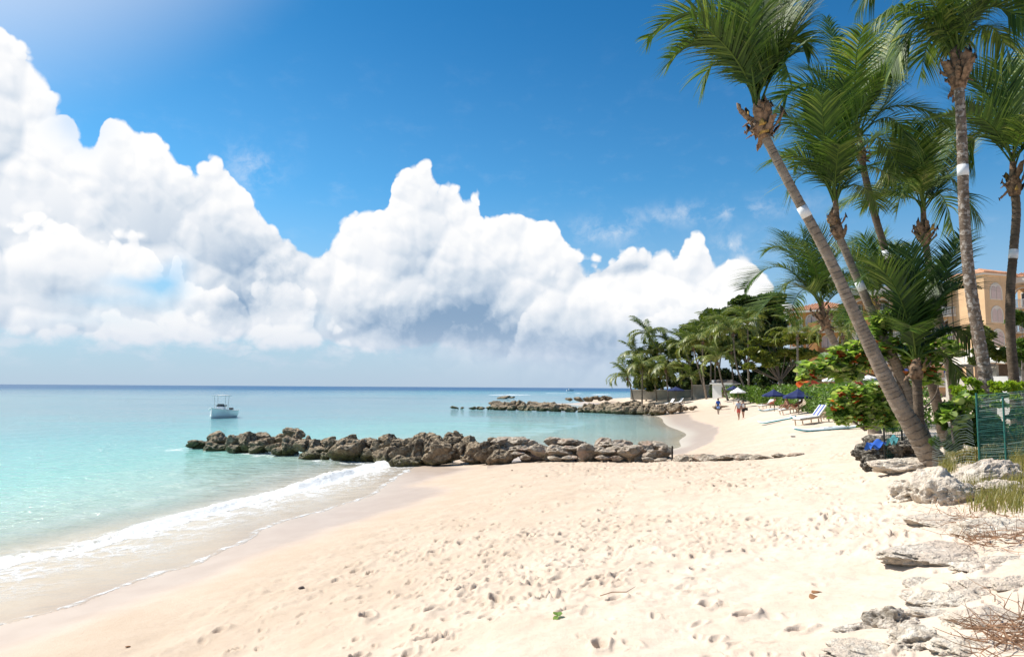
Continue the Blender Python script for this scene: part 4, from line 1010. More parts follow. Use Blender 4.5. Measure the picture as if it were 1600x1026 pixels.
# the iron stake
o = on_ground(1050, 719); A = Acc(); A.bar((0, 0, -.2), (0.02, 0, .55), .035, 7)
tag(A.build('iron_stake', simple('rusty_iron', (.03, .025, .022), .8), loc=o), 'dark iron stake upright in the sand at the end of the boulders', 'stake')

# the second breakwater across the cove
G2 = [(745, 118.0), (800, 115.0), (900, 108.0), (1000, 99.0), (1060, 93.0), (1095, 92.0)]
r_ = np.random.default_rng(11); k = 0
seg2 = [(790, 'seaward tail of far breakwater'), (850, 'outer third of far breakwater'), (900, 'far breakwater left of its middle'), (950, 'low middle of far breakwater'),
        (1000, 'dark part of far breakwater'), (1050, 'far breakwater by the wet sand'), (1200, 'landward end of far breakwater')]
px = 748.0
while px < 1092:
    for row in (0, 1):
        big_ = 1.0 + .55 * math.exp(-((px - 985) / 45) ** 2) - .5 * (px < 775) - .35 * (px > 1060)
        if row == 1 and (px < 770 or px > 1065 or 890 < px < 910): continue
        w = r_.uniform(8, 13) * big_ * (1.5 if px < 870 else 1.1); h = r_.uniform(5, 7.5) * big_ * (1.15 if px < 870 else 1)
        base = np.interp(px, [745, 800, 870, 960, 1010, 1060, 1095], [638.5, 640, 641.5, 645, 645.5, 642, 637])
        py = base - h * .45 - row * 4.3 * big_
        d = gy_line(px, G2) + row * 1.3
        o = place_rock(BOULD[k % 12], px + r_.uniform(-3, 3), py, w * 1.25, h * 1.3, d, 200 + k, 'boulder')
        o.rotation_euler.z = r_.uniform(0, 6)
        wh = [t for lim, t in seg2 if px < lim][0]
        tag(o, None, 'rock', 'boulders of the far breakwater'); LABELS.append((o, px, f"{'large' if w > 13 else 'fair-sized' if w > 10 else 'small'} brown boulder {'at the waterline' if row == 0 else 'on top'}, {wh}")); k += 1
    px += r_.uniform(6.0, 8.5) * (1.25 if 950 < px < 1030 else 1)
finish_labels('')
for i, (a, b, w, h) in enumerate([(710, 636.5, 10, 3), (722, 637, 6, 2), (738, 637.5, 9, 3), (786, 621, 22, 2.5), (800, 620.5, 10, 2), (890, 623.5, 10, 3), (905, 623.5, 12, 4), (918, 623, 12, 4), (930, 622, 14, 5), (940, 622.5, 14, 5), (950, 622, 10, 4), (1120, 636.5, 10, 3), (1130, 635, 12, 2.5)]):
    o = place_rock(BOULD[i % 12], a, b, w * 1.2, h * 1.4, at_z(a, b + h / 2, .05).y if a < 860 else 150 if a < 1000 else 88, 400 + i, 'reef_rock')
    tag(o, ['dark outlying rock in the sea off the far breakwater tip', 'tiny rock awash beside the far breakwater tip', 'small low rock nearest the far breakwater tip', 'long dark reef rock out in the sea below the breakers', 'small reef rock at the right end of the long one',
        'leftmost rock of the row off the sandy point', 'second low rock of the row off the sandy point', 'rounded rock midway in the row off the sandy point', 'highest brown rock off the sandy point', 'brown rock leaning on the highest one off the point', 'last rock where the point turns to sand',
        'small rock on the sand left of the man in blue', 'flat rock on the sand beside the man in blue'][i], 'rock', 'outlying reef rocks')

# pitted limestone on the right, below the fence
def big_rock(px, py, wpx, hpx, depth, seed, mat, label, flat=.55, rz=0, ty=.9, pits=.22, rough=.3, sub=6, tilt=(0, 0), cuts=7):
    me = rock_mesh(seed, sub, 1.0, cuts, rough, pits); me.materials.append(mat)
    ft = on_ground(px, py + hpx * .5); depth = ft.y + wpx / FPX * ft.y / 2 * ty * .55
    p = at(px, py, depth); o = link('limestone_rock', me); w = wpx / FPX * depth / 1.55; h = hpx / FPX * depth / 1.25
    g = gz(p.x, p.y); k_ = (-.5 if 780 < py < 930 else -.22 if py > 780 else .18) if py > 735 else .4; h *= .62 if py > 780 else 1; o.scale = (w, w * ty, h); p.z = min(p.z, g + h * k_); o.location = p
    o.rotation_euler = (tilt[0], tilt[1], rz)
    return tag(o, label, 'rock', 'limestone rocks along the fence foot')
big_rock(1397, 708, 92, 40, 15.0, 1, M_DARKR, 'dark cavernous rubble rock under the small net fence and blue towel', pits=.4, ty=.7)
big_rock(1372, 722, 34, 22, 14.6, 14, M_DARKR, 'left end of the dark rubble with a pale crumbling foot', pits=.35, ty=.7)
big_rock(1420, 727, 78, 20, 13.6, 2, M_LIME, 'low whitish rock on the sand left of the leaning palm foot', ty=.6)
big_rock(1436, 762, 62, 34, 11.6, 3, M_LIME, 'white limestone rock with dark hollows at the edge of the open sand', ty=.8, pits=.3)
big_rock(1466, 753, 70, 58, 11.3, 4, M_LIME, 'peaked white and black pitted rock right below the leaning palm', ty=.7, pits=.3, tilt=(0, -.25), cuts=11)
big_rock(1492, 770, 56, 36, 10.8, 5, M_LIMEG, 'sloping pitted rock joined to the right of the peaked one', ty=.8)
big_rock(1536, 741, 82, 34, 11.0, 6, M_LIMEG, 'grey weathered rock like a fallen log among the grass', ty=.6, tilt=(0, -.3), cuts=4, rough=.16)
big_rock(1575, 762, 60, 26, 10.0, 7, M_LIMEG, 'brownish rock behind the dry grass at the right edge', ty=.8)
big_rock(1487, 803, 110, 30, 9.3, 8, M_LIME, 'bare white ledge of rock below the peaked rock', ty=.8, pits=.08, rough=.18)
big_rock(1566, 808, 110, 44, 8.6, 9, M_LIME, 'broad pale ledge under the dry grass at the right edge', ty=.7, pits=.10, rough=.2)
big_rock(1482, 848, 150, 50, 7.6, 10, M_LIMEG, 'flat grey speckled slab halfway down the right side', ty=.7, pits=.14, rough=.18, cuts=4)
big_rock(1560, 862, 80, 30, 7.2, 11, M_LIME, 'low white rock right of the grey slab under brown creeper', ty=.9, pits=.12)
big_rock(1492, 915, 130, 52, 6.2, 12, M_LIME, 'pale rock full of holes above the hollowed rock at lower right', ty=.8, pits=.3, rough=.2)
big_rock(1570, 945, 130, 70, 5.7, 13, M_LIME, 'smooth whitish rock mound at the right edge', ty=.9, pits=.05, rough=.15)
big_rock(1395, 946, 74, 72, 5.7, 15, M_LIMEG, 'hollowed rock with dark shaded holes, the tallest at lower right', ty=.8, pits=.42, rough=.3, cuts=5)
big_rock(1340, 975, 84, 34, 5.5, 16, M_LIMEG, 'low dark-mouthed rock reaching left into the sand', ty=.7, pits=.4, rough=.28)
big_rock(1445, 985, 110, 58, 5.3, 17, M_LIME, 'ribbed pale rock between the hollowed rock and the creeper', ty=.8, pits=.3, rough=.25)
for px, py, w, h, sd_, lb in [(1545, 905, 90, 26, 21, 'low white rock just right of the holey rock, half under sand'), (1595, 900, 60, 30, 22, 'pale rock at the right edge above the smooth mound'), (1535, 880, 70, 18, 23, 'thin white rock strip under the grey slab'),
        (1445, 902, 50, 20, 24, 'small speckled rock left of the holey rock'), (1515, 1003, 90, 30, 25, 'flat white rock below the ribbed one, by the twigs'), (1350, 1006, 70, 20, 26, 'small flat rock on the sand below the dark-mouthed one'),
        (1590, 835, 60, 26, 27, 'white rock at the right edge under the broad ledge'), (1430, 812, 60, 20, 28, 'leftmost white rock of the bare ledge, nearly buried'), (1455, 950, 70, 30, 29, 'white crusted rock between the hollowed and the ribbed rock'), (1530, 960, 80, 34, 30, 'bright rock right of the ribbed one, left of the mound')]:
    big_rock(px, py, w, h, 6, sd_, M_LIME, lb, ty=.8, pits=.2, rough=.24, sub=5)
big_rock(1395, 1022, 130, 30, 5.0, 18, M_LIME, 'flat white rock cut by the bottom edge of the view', ty=.7, pits=.25)
# ------------------------------------------------------------------ broadleaf plants
M_LEAF_BRIGHT = leaf_material('hedge_leaves', [(.03, .055, .012), (.07, .13, .02), (.13, .22, .03), (.24, .33, .06)], trans=.3)
M_LEAF_DARK = leaf_material('dark_tree_leaves', [(.014, .028, .008), (.034, .062, .014), (.075, .115, .02), (.15, .17, .035)], trans=.2)
M_LEAF_OLIVE = leaf_material('olive_tree_leaves', [(.04, .06, .012), (.10, .13, .02), (.19, .21, .03), (.30, .29, .06)], trans=.32)
M_LEAF_LIME = leaf_material('lime_shrub_leaves', [(.06, .11, .012), (.16, .26, .02), (.30, .40, .03), (.42, .46, .05)], trans=.35)
M_GRAPE = leaf_material('sea_grape_leaves', [(.05, .09, .025), (.11, .20, .04), (.20, .31, .06), (.32, .42, .13), (.44, .45, .22)], trans=.42, rough=.4)
M_GRAPER = leaf_material('sea_grape_red_leaves', [(.22, .02, .012), (.40, .055, .018), (.54, .13, .035), (.55, .24, .05)], trans=.35, tcol=(1.3, .8, .6))
M_GRASS = leaf_material('dry_grass', [(.08, .09, .02), (.17, .17, .045), (.33, .27, .10), (.44, .34, .17)], trans=.3)
M_TWIG = simple('reddish_twig', (.33, .19, .11), .8, .4, 12)
def leafcloud(cs, size, rs, up=.4, tone=None, asp=.55):
    """one folded diamond leaf per centre"""
    r_ = np.random.default_rng(rs); n = len(cs)
    d = unit(r_.normal(size=(n, 3)) + np.array([0, 0, -.1])); nn = unit(r_.normal(size=(n, 3)) + np.array([0, 0, up * 2])); w = unit(np.cross(d, nn)); nn = np.cross(w, d)
    s = (size * r_.uniform(.6, 1.35, n))[:, None]
    a = cs - d * s * .5; b = cs + w * s * asp * .5 - nn * s * .06; c = cs + d * s * .5 - nn * s * .12; e = cs - w * s * asp * .5 - nn * s * .06
    v = np.stack([a, b, c, e], 1).reshape(-1, 3); f = np.arange(4 * n).reshape(-1, 4)
    t = np.clip((r_.random(n) * .7 + .15) if tone is None else tone, 0, 1)
    me = mesh_np('foliage', v, f, smooth=False); attr(me, 'tone', np.repeat(t, 4)); return me
def blob_points(blobs, n, rs, shell=.55, lump=.5):
    """points in the outer part of many ellipsoids (x, y, z, rx, ry, rz), gathered into clumps"""
    r_ = np.random.default_rng(rs); vol = np.array([b[3] * b[4] * b[5] for b in blobs]) ** .7; k = r_.choice(len(blobs), n, p=vol / vol.sum())
    B = np.array(blobs)[k]; u = unit(r_.normal(size=(n, 3))); rad = (shell + (1 - shell) * r_.random(n)) * (1 + lump * n3(u * 1.0 + B[:, :3] * .3, 2.6, rs))
    keep = n3(B[:, :3] + u * B[:, 3:] * 1.0, 2.2 / max(.6, float(np.mean(B[:, 3]))), rs + 3) > -.28
    p = B[:, :3] + u * rad[:, None] * B[:, 3:]
    return p[keep], u[keep]
def crown_blobs(c, rx, ry, rz, n, rs, br=.38):
    r_ = np.random.default_rng(rs); out = []
    for _ in range(n):
        u = unit(r_.normal(size=3)); q = r_.uniform(.35, .85); s = br * r_.uniform(.7, 1.25)
        out.append((c[0] + u[0] * rx * q, c[1] + u[1] * ry * q, c[2] + u[2] * rz * q * .95, rx * s, ry * s, rz * s * .8))
    return out
def limb_mesh(pairs, k=7):
    A = Acc()
    for pts, r0, r1 in pairs:
        p, L = spline(pts, max(5, len(pts) * 4)); v, f = tube(p, np.linspace(r0, r1, len(p)), k); A.add(v, f)
    return A
def tree(label, depth, foot, crowns, n, leaf, mat, rs, trunk_r=.35, bark=None, cat='tree', name='broadleaf_tree', group=None, ry=.8, clump=7, limbs=True, tonebase=.45):
    """crowns: pixel ellipses (px, py, rx, ry)"""
    f = at(*foot, depth); g = gz(f.x, f.y); f = Vector((f.x, f.y, g)); root = empty(name, f, 0, label, cat, group)
    blobs = []; heads = []
    for i, (px, py, a, b_) in enumerate(crowns):
        c = np.array(at(px, py, depth)) - np.array(f); s = depth / FPX; heads.append((c, a * s, b_ * s))
        blobs += crown_blobs(c, a * s, a * s * ry, b_ * s, clump, rs + i)
    p, u = blob_points(blobs, n, rs)
    tone = np.clip(tonebase + .3 * n3(p, .8 / (depth / 60), rs) + np.random.default_rng(rs).normal(0, .14, len(p)), 0, 1)
    tag(link('crown', leafcloud(p, leaf, rs, tone=tone), root, mat), kind=None)
    if limbs:
        base = np.zeros(3) - np.array([0, 0, .3]); mid = np.mean([h[0] for h in heads], 0); fork = np.array([mid[0] * .35, 0, max(.8, mid[2] * .45)])
        A = limb_mesh([([base, fork * .5 + np.array([.1, 0, 0]), fork], trunk_r, trunk_r * .75)], 9)
        link('trunk', A.mesh('trunk', True), root, bark or M_PALEBARK)
        r_ = np.random.default_rng(rs + 7)
        for h, a, b_ in heads:
            for q in range(2):
                e = h + np.array([r_.uniform(-.4, .4) * a, r_.uniform(-.3, .3) * a, r_.uniform(-.2, .4) * b_])
                link('branch', limb_mesh([([fork - np.array([0, 0, .1]), (fork + e) / 2 + np.array([0, 0, -.1 * a]), e], trunk_r * .28, trunk_r * .07)]).mesh('branch', True), root, bark or M_PALEBARK)
    return root
GB = 'broadleaf trees behind the palms'
tree('huge dark evergreen towering behind the palm grove, top of the tree line', 128, (1160, 612), [(1150, 478, 42, 24), (1192, 476, 34, 26), (1125, 500, 30, 24), (1205, 515, 30, 34), (1165, 515, 40, 30), (1222, 500, 22, 30), (1150, 545, 40, 22), (1200, 556, 36, 24)], 30000, .95, M_LEAF_DARK, 21, .55, group=GB, clump=9, tonebase=.55)
tree('rounded green tree rising left behind the twin palms', 138, (1085, 612), [(1085, 516, 32, 20), (1068, 540, 26, 24), (1105, 545, 26, 24), (1078, 570, 36, 20)], 11000, .75, M_LEAF_DARK, 22, .6, group=GB, tonebase=.62)
tree('low dark tree filling the grove behind the seaward palms', 140, (1035, 612), [(1035, 572, 32, 22), (1008, 588, 30, 20), (1062, 590, 34, 20), (1002, 558, 18, 20), (1025, 548, 16, 16)], 14000, .75, M_LEAF_DARK, 23, .5, group=GB, tonebase=.45)
tree('dark tree behind the white hut', 125, (1135, 612), [(1120, 585, 34, 20), (1160, 588, 34, 22), (1095, 592, 28, 18), (1195, 590, 30, 22), (1225, 596, 26, 18), (1140, 604, 50, 12), (1200, 606, 40, 10)], 15000, .8, M_LEAF_DARK, 24, .3, group=GB, tonebase=.34, clump=9)
tree('dense low thicket behind the low wall on the point', 134, (1050, 614), [(1020, 603, 26, 9), (1055, 600, 30, 12), (1090, 603, 26, 10)], 6000, .7, M_LEAF_DARK, 27, .2, group=GB, tonebase=.4, clump=8, limbs=False)
tree('sunlit olive-green spreading tree with a thick pale trunk standing behind the hedge', 82, (1221, 612), [(1215, 530, 34, 12), (1252, 528, 32, 11), (1180, 552, 22, 12), (1238, 552, 34, 14), (1205, 560, 34, 13), (1168, 572, 14, 6), (1275, 524, 14, 7), (1190, 536, 20, 10)], 22000, .42, M_LEAF_OLIVE, 25, .36, group=GB, ry=.7, tonebase=.58, bark=M_BRANCH)
tree('dark shady tree between the olive-green tree and the hotel', 88, (1255, 612), [(1250, 575, 30, 16), (1225, 580, 24, 16), (1238, 592, 34, 14), (1195, 592, 24, 14)], 10000, .45, M_LEAF_DARK, 26, .3, group=GB, tonebase=.4)
GS = 'garden shrubs before the hotel'
tree('feathery bright green shrub right of the tallest palm', 34, (1535, 612), [(1540, 520, 26, 26), (1555, 555, 26, 24), (1528, 555, 20, 20)], 7000, .24, M_LEAF_OLIVE, 31, .12, cat='shrub', name='garden_shrub', group=GS, tonebase=.4)
tree('dense green shrub at the right edge under the hotel tower', 32, (1590, 612), [(1602, 505, 24, 22), (1600, 545, 26, 30), (1620, 570, 30, 26)], 6000, .24, M_LEAF_BRIGHT, 32, .12, cat='shrub', name='garden_shrub', group=GS, tonebase=.35)
tree('grey-green shrub seen between two palm trunks below the white balcony', 38, (1500, 600), [(1492, 556, 22, 12), (1474, 560, 12, 10)], 3500, .2, M_LEAF_DARK, 33, .1, cat='shrub', name='garden_shrub', group=GS, tonebase=.8)
tree('sunlit yellow-green bush behind the fence, left of the tallest trunk', 13.5, (1518, 628), [(1515, 602, 20, 14), (1500, 612, 16, 14), (1528, 612, 16, 12), (1508, 628, 20, 14)], 3600, .085, M_LEAF_LIME, 34, .04, cat='bush', name='yellow_green_bush', group='yellow-green bushes behind the fence', tonebase=.55, limbs=False)
tree('sunlit yellow-green bush behind the fence, right of the tallest trunk', 13.5, (1575, 628), [(1562, 605, 18, 14), (1590, 602, 24, 16), (1575, 622, 34, 14), (1620, 610, 20, 16)], 5000, .085, M_LEAF_LIME, 35, .04, cat='bush', name='yellow_green_bush', group='yellow-green bushes behind the fence', tonebase=.5, limbs=False)
tree('dark leafy undergrowth behind the wire fence', 13.0, (1560, 690), [(1560, 655, 40, 26), (1600, 650, 30, 26), (1500, 665, 26, 24), (1475, 655, 16, 24), (1540, 680, 40, 18), (1470, 690, 14, 12), (1505, 690, 30, 16), (1580, 685, 40, 20), (1520, 645, 24, 20), (1490, 640, 16, 20), (1620, 680, 30, 22)], 16000, .10, M_LEAF_BRIGHT, 36, .03, cat='bush', name='undergrowth_bush', group='bushes behind the wire fence', tonebase=.3, limbs=False)

# hedge along the top of the beach
hp = [(1112, 621), (1170, 628.5), (1215, 634), (1250, 640.5), (1290, 652), (1325, 661), (1352, 668), (1385, 676)]
hl = [np.array(on_ground(a, b)) for a, b in hp]
ht = [602, 603, 603, 603, 600, 598, 600, 610]
hb = []
for i in range(len(hl) - 1):
    for t in np.linspace(0, 1, 12, endpoint=False):
        p = hl[i] * (1 - t) + hl[i + 1] * t; H_ = (hp[i][1] * (1 - t) + hp[i + 1][1] * t - ht[i] * (1 - t) - ht[i + 1] * t) / FPX * p[1]
        dv = unit(np.array([.92, .4, 0]))
        for w_ in (0.0, .9, 1.8, 2.7):
            hb.append((p[0] + dv[0] * w_ + .25, p[1] + dv[1] * w_, p[2] + H_ * .5, .75, .75, H_ * .56))
ho = hl[0]
hb = [(a - ho[0], b - ho[1], c - ho[2], d, e, f) for a, b, c, d, e, f in hb]
pp, uu = blob_points(hb, 46000, 51, shell=.8, lump=.22)
hr = empty('beach_hedge', Vector(ho), 0, 'long bright green hedge closing the beach below the hotel', 'hedge')
tone = np.clip(.46 + .25 * n3(pp, .9, 5) + np.random.default_rng(5).normal(0, .16, len(pp)), 0, 1)
dd_ = np.hypot(pp[:, 0] + ho[0], pp[:, 1] + ho[1])
tag(link('foliage', leafcloud(pp, np.clip(dd_ * .0042, .13, .34), 6, up=.6, tone=tone), hr, M_LEAF_BRIGHT), kind='stuff')
A = Acc()
for i in range(0, len(hb), 9): A.bar((hb[i][0], hb[i][1], hb[i][2] - hb[i][5] * 1.8), (hb[i][0], hb[i][1], hb[i][2]), .05, 5)
link('stems', A.mesh('stems'), hr, M_BRANCH)['kind'] = 'stuff'

# ------------------------------------------------------------------ the sea grape with its round leaves
def round_leaf(seed):
    r_ = np.random.default_rng(seed); k = 9; a = np.linspace(-math.pi * .86, math.pi * .86, k)
    rr = 1 + .10 * np.sin(a * 3 + seed); V = [(0, 0, 0)]
    for ai, q in zip(a, rr): V.append((math.sin(ai) * .52 * q, .5 + math.cos(ai) * .5 * q, .0))
    V = np.array(V); V[:, 2] = np.abs(V[:, 0]) * .35 - .18 * V[:, 1] ** 2 + r_.uniform(-.03, .03, len(V))
    F = [(0, i, i + 1) for i in range(1, k)]
    return V, F
LV = [round_leaf(i) for i in range(4)]
def leaf_variant(i, tone, mat):
    V, F = LV[i % 4]; me = bpy.data.meshes.new('leaf'); me.from_pydata(V.tolist(), [], F); attr(me, 'tone', np.full(len(V), tone)); me.materials.append(mat); me.update(); return me
GL = [leaf_variant(i, .12 + .8 * i / 9, M_GRAPE) for i in range(10)]; RL = [leaf_variant(i, i / 3, M_GRAPER) for i in range(4)]
def grape(label, depth, foot, twigs, clusters, leaf, rs, nmax, name='sea_grape_tree'):
    """clusters: (px, py, rx, ry, rosettes, share of red leaves)"""
    f = at(*foot, depth); f = Vector((f.x, f.y, gz(f.x, f.y) - .05)); root = empty(name, f, 0, label, 'sea grape', 'sea grapes by the leaning palm')
    r_ = np.random.default_rng(rs); fo_ = np.array(f)
    for tw in twigs:
        pts = [np.array(at(px, py, depth + dz)) - fo_ for px, py, dz in tw[0]]
        link('branch', limb_mesh([(pts, tw[1], tw[2])], 7).mesh('branch', True), root, M_BRANCH)
    L = []
    for (px, py, rx, ry, nros, red) in clusters:
        for _ in range(int(nros * 1.35)):
            u = unit(r_.normal(size=3)) * r_.uniform(.2, 1) ** .5
            c = np.array(at(px + u[0] * rx, py + u[2] * ry, depth + u[1] * rx / FPX * depth * .9)) - fo_
            isred = r_.random() < red * .5
            for q in range(r_.integers(4, 8)):
                a = r_.uniform(0, 6.283); ti = r_.uniform(.1, 1.35); L.append((c + r_.normal(0, leaf * .28, 3), a, ti, leaf * r_.uniform(.6, 1.2), isred and r_.random() < .7, r_.random()))
    A = Acc(); AR = Acc(); order = sorted(range(len(L)), key=lambda i: -L[i][3])
    for n_, i in enumerate(order):
        c, a, ti, s, red, tn = L[i]; me = RL[int(tn * 4) % 4] if red else GL[int(tn * 10) % 10]
        M = Matrix.Translation(Vector(c)) @ Matrix.Rotation(a, 4, 'Z') @ Matrix.Rotation(-ti + .9, 4, 'X') @ Matrix.Rotation((tn - .5) * 1.2, 4, 'Y') @ Matrix.Scale(s, 4)
        if n_ < nmax:
            o = link('leaf', me, root); o.matrix_basis = M
        else:
            V, F = LV[i % 4]; m3 = np.array(M.to_3x3()); (AR if red else A).add(V @ m3.T + c, F, tone=tn)
    if A.n: tag(A.build('foliage', M_GRAPE, root, tone=True), kind='stuff')
    if AR.n: tag(AR.build('red_foliage', M_GRAPER, root, tone=True), kind='stuff')
    return root
grape('sea grape tree spreading green and orange leaves behind the leaning palm', 17.0, (1447, 696),
      [([(1447, 700, 0), (1425, 655, 0), (1405, 600, 0), (1388, 565, .3), (1370, 545, .5)], .055, .02), ([(1425, 655, 0), (1432, 600, .2), (1430, 560, .2), (1440, 540, 0)], .045, .018), ([(1405, 600, 0), (1360, 585, .2), (1310, 575, .4), (1270, 580, .4)], .035, .012),
       ([(1432, 600, .2), (1462, 580, 0), (1485, 555, -.2)], .03, .012), ([(1425, 655, 0), (1460, 620, .3), (1468, 590, .3)], .03, .012), ([(1388, 565, .3), (1372, 520, .2), (1380, 495, 0)], .03, .012)],
      [(1388, 500, 30, 12, 22, .10), (1372, 512, 18, 16, 12, .22), (1400, 545, 34, 14, 22, .10), (1440, 550, 36, 14, 24, .18), (1478, 540, 26, 12, 14, .05), (1345, 548, 20, 18, 16, .12), (1358, 570, 22, 16, 16, .45), (1320, 556, 26, 16, 22, .05),
       (1300, 572, 26, 16, 20, .12), (1272, 578, 22, 14, 12, .15), (1262, 592, 14, 10, 7, .55), (1325, 585, 24, 12, 12, .1), (1425, 570, 18, 10, 8, .6), (1440, 590, 28, 12, 12, .3), (1455, 575, 16, 26, 10, .3)], .185, 61, 280)
grape('sea grape bush heaped on the sand with red leaves, at the end of the hedge', 21.0, (1352, 668),
      [([(1352, 672, 0), (1345, 640, 0), (1335, 610, 0)], .04, .015), ([(1352, 672, 0), (1372, 640, 0), (1385, 612, 0)], .04, .015), ([(1352, 672, 0), (1320, 648, 0), (1300, 632, 0)], .035, .012)],
      [(1340, 612, 40, 14, 26, .45), (1322, 628, 30, 14, 22, .30), (1345, 632, 38, 18, 30, .08), (1370, 625, 28, 20, 24, .15), (1335, 652, 34, 14, 24, .08), (1365, 655, 28, 14, 20, .10), (1385, 640, 18, 22, 14, .08), (1316, 643, 20, 10, 10, .1), (1366, 606, 20, 10, 12, .3), (1390, 662, 12, 14, 8, .1)], .185, 62, 280)
grape('young sea grape with large light leaves and one orange leaf, by the slanting wire', 12.8, (1490, 690),
      [([(1490, 692, 0), (1486, 660, 0), (1492, 630, 0)], .02, .008), ([(1486, 660, 0), (1505, 640, 0), (1516, 620, 0)], .014, .006)],
      [(1486, 646, 14, 8, 5, 0), (1505, 630, 12, 8, 5, 0), (1516, 622, 10, 5, 3, 0), (1500, 662, 10, 8, 3, 0), (1490, 628, 4, 4, 1, 1.0), (1478, 652, 8, 8, 3, 0)], .18, 63, 120)

# ------------------------------------------------------------------ grass and creeper by the rocks
def blades(spots, n, h, rs, mat, name, label, cat, w=.010, lean=.5, tone=.5):
    r_ = np.random.default_rng(rs); V = []; F = []; T = []; c = 0
    org = on_ground(spots[0][0], spots[0][1])
    for _ in range(n):
        s = spots[r_.integers(len(spots))]; px = s[0] + r_.normal(0, s[2]); py = s[1] + r_.normal(0, s[3])
        p = np.array(at_z(px, py, s[4])) if len(s) > 4 else np.array(on_ground(px, py)); p = np.array([p[0], p[1], gz(p[0], p[1]) + (.0 if len(s) < 6 else s[5])])
        a = r_.uniform(0, 6.283); d = np.array([math.cos(a), math.sin(a), 0]); hh_ = h * r_.uniform(.4, 1.2); ln = lean * r_.uniform(.2, 1.4); sd = np.array([-d[1], d[0], 0]) * w
        for k in range(4):
            t = k / 3; q = p + d * ln * hh_ * t ** 1.8 + np.array([0, 0, hh_ * t * (1 - .3 * ln * t)]); V += [q - sd * (1 - t * .9), q + sd * (1 - t * .9)]; T += [np.clip(tone + r_.normal(0, .03) + (.3 * (hash(int(px * 7)) % 5) / 5 - .15), 0, 1)] * 2
        for k in range(3): F.append((c + 2 * k, c + 2 * k + 1, c + 2 * k + 3, c + 2 * k + 2))
        c += 8
    V = np.array(V) - np.array(org); me = mesh_np(name, V, np.array(F), smooth=False); attr(me, 'tone', np.array(T))
    return tag(link(name, me, None, mat, org), label, cat, kind='stuff')
sg = [(1510, 722, 14, 4), (1540, 715, 16, 5), (1570, 712, 14, 5), (1595, 722, 10, 8), (1490, 712, 8, 4), (1520, 765, 16, 8), (1560, 775, 18, 8), (1590, 780, 12, 10), (1600, 745, 10, 14), (1480, 735, 6, 4), (1545, 790, 20, 6), (1585, 700, 14, 4)]
blades(sg, 3600, .26, 71, M_GRASS, 'dry_grass', 'dry yellow-green grass growing among the rocks below the fence', 'grass', w=.006, tone=.45)
blades([(1560, 708, 30, 3), (1595, 712, 10, 6), (1530, 712, 14, 3)], 500, .55, 72, M_GRASS, 'tall_grass', 'tall straggly dry grass leaning against the wire fence', 'grass', w=.005, lean=.7, tone=.55)
def creeper(px, py, sx_, sy_, n, rs, label, L=.35):
    r_ = np.random.default_rng(rs); o = on_ground(px, py); A = Acc()
    for _ in range(n):
        q = on_ground(px + r_.normal(0, sx_), py + r_.normal(0, sy_)); p = np.array(q) - np.array(o) + np.array([0, 0, .04]); pts = [p]; a = r_.uniform(0, 6.283)
        for k in range(5):
            a += r_.normal(0, .6); p = p + np.array([math.cos(a), math.sin(a), r_.uniform(-.25, .45)]) * L / 5; p[2] = max(p[2], -.02 + gz(p[0] + o.x, p[1] + o.y) - o.z + .01); pts.append(p.copy())
        v, f = tube(np.array(pts), np.linspace(.0045, .0015, 6), 3); A.add(v, f)
        for k in range(3):
            b0 = pts[1 + k]; e = b0 + r_.normal(0, .05, 3) + np.array([0, 0, .03]); v, f = tube(np.array([b0, (b0 + e) / 2 + .005, e]), [.003, .002, .001], 3); A.add(v, f)
    return tag(A.build('dry_creeper', M_TWIG, loc=o), label, 'creeper', kind='stuff')
creeper(1560, 850, 28, 6, 44, 81, 'brown dry creeper lying over the grey slab and white rock', .5)
creeper(1575, 1000, 30, 20, 50, 82, 'tangled reddish-brown twigs at the bottom right corner', .32)
creeper(1530, 770, 30, 10, 36, 83, 'reddish dry stems among the grass and rocks')
creeper(1530, 820, 40, 8, 26, 84, 'thin brown runners over the broad white ledge', .6)
# ------------------------------------------------------------------ the hotel
def stucco(name, col, v=.12):
    m, nt, b, _ = material(name); P = position(nt); n = noise(nt, P, .7, 5, .65); n2 = noise(nt, P, 9, 4, .6)
    c = mixc(nt, n.smooth(.3, .75), tuple(x * (1 - v) for x in col), tuple(min(1, x * (1 + v * .5)) for x in col))
    c = mixc(nt, noise(nt, vmul(nt, P, (3, 3, .25)), 1.5, 4).smooth(.56, .75) * .25, c, tuple(x * .6 for x in col))
    setp(nt, b, color=c, rough=.9, spec=.15, normal=bump(nt, n2, .4, .01)); return m
M_PEACH = stucco('peach_stucco', (.74, .49, .28)); M_ORANGE = stucco('orange_stucco', (.60, .29, .11)); M_CREAM = stucco('cream_trim', (.74, .66, .56), .06)
M_WHITE = stucco('white_paint', (.78, .77, .74), .05); M_TILE = simple('clay_tiles', (.55, .29, .17), .85, .3, 1.2); M_GLASS = simple('dark_window_glass', (.05, .06, .07), .12, .2, 2, spec=.6)
M_SHADE = simple('shade_brown', (.16, .11, .08), .9, .2); M_SHUT = simple('pinkish_shutter', (.66, .50, .44), .7, .08)  # dark brown for painted shade inside openings, and for small dark fittings
M_GREYW = stucco('weathered_grey_wall', (.40, .36, .30), .25); M_ROOFD = simple('dark_shingles', (.10, .085, .075), .9, .35, 5)
EYE = CAMZ
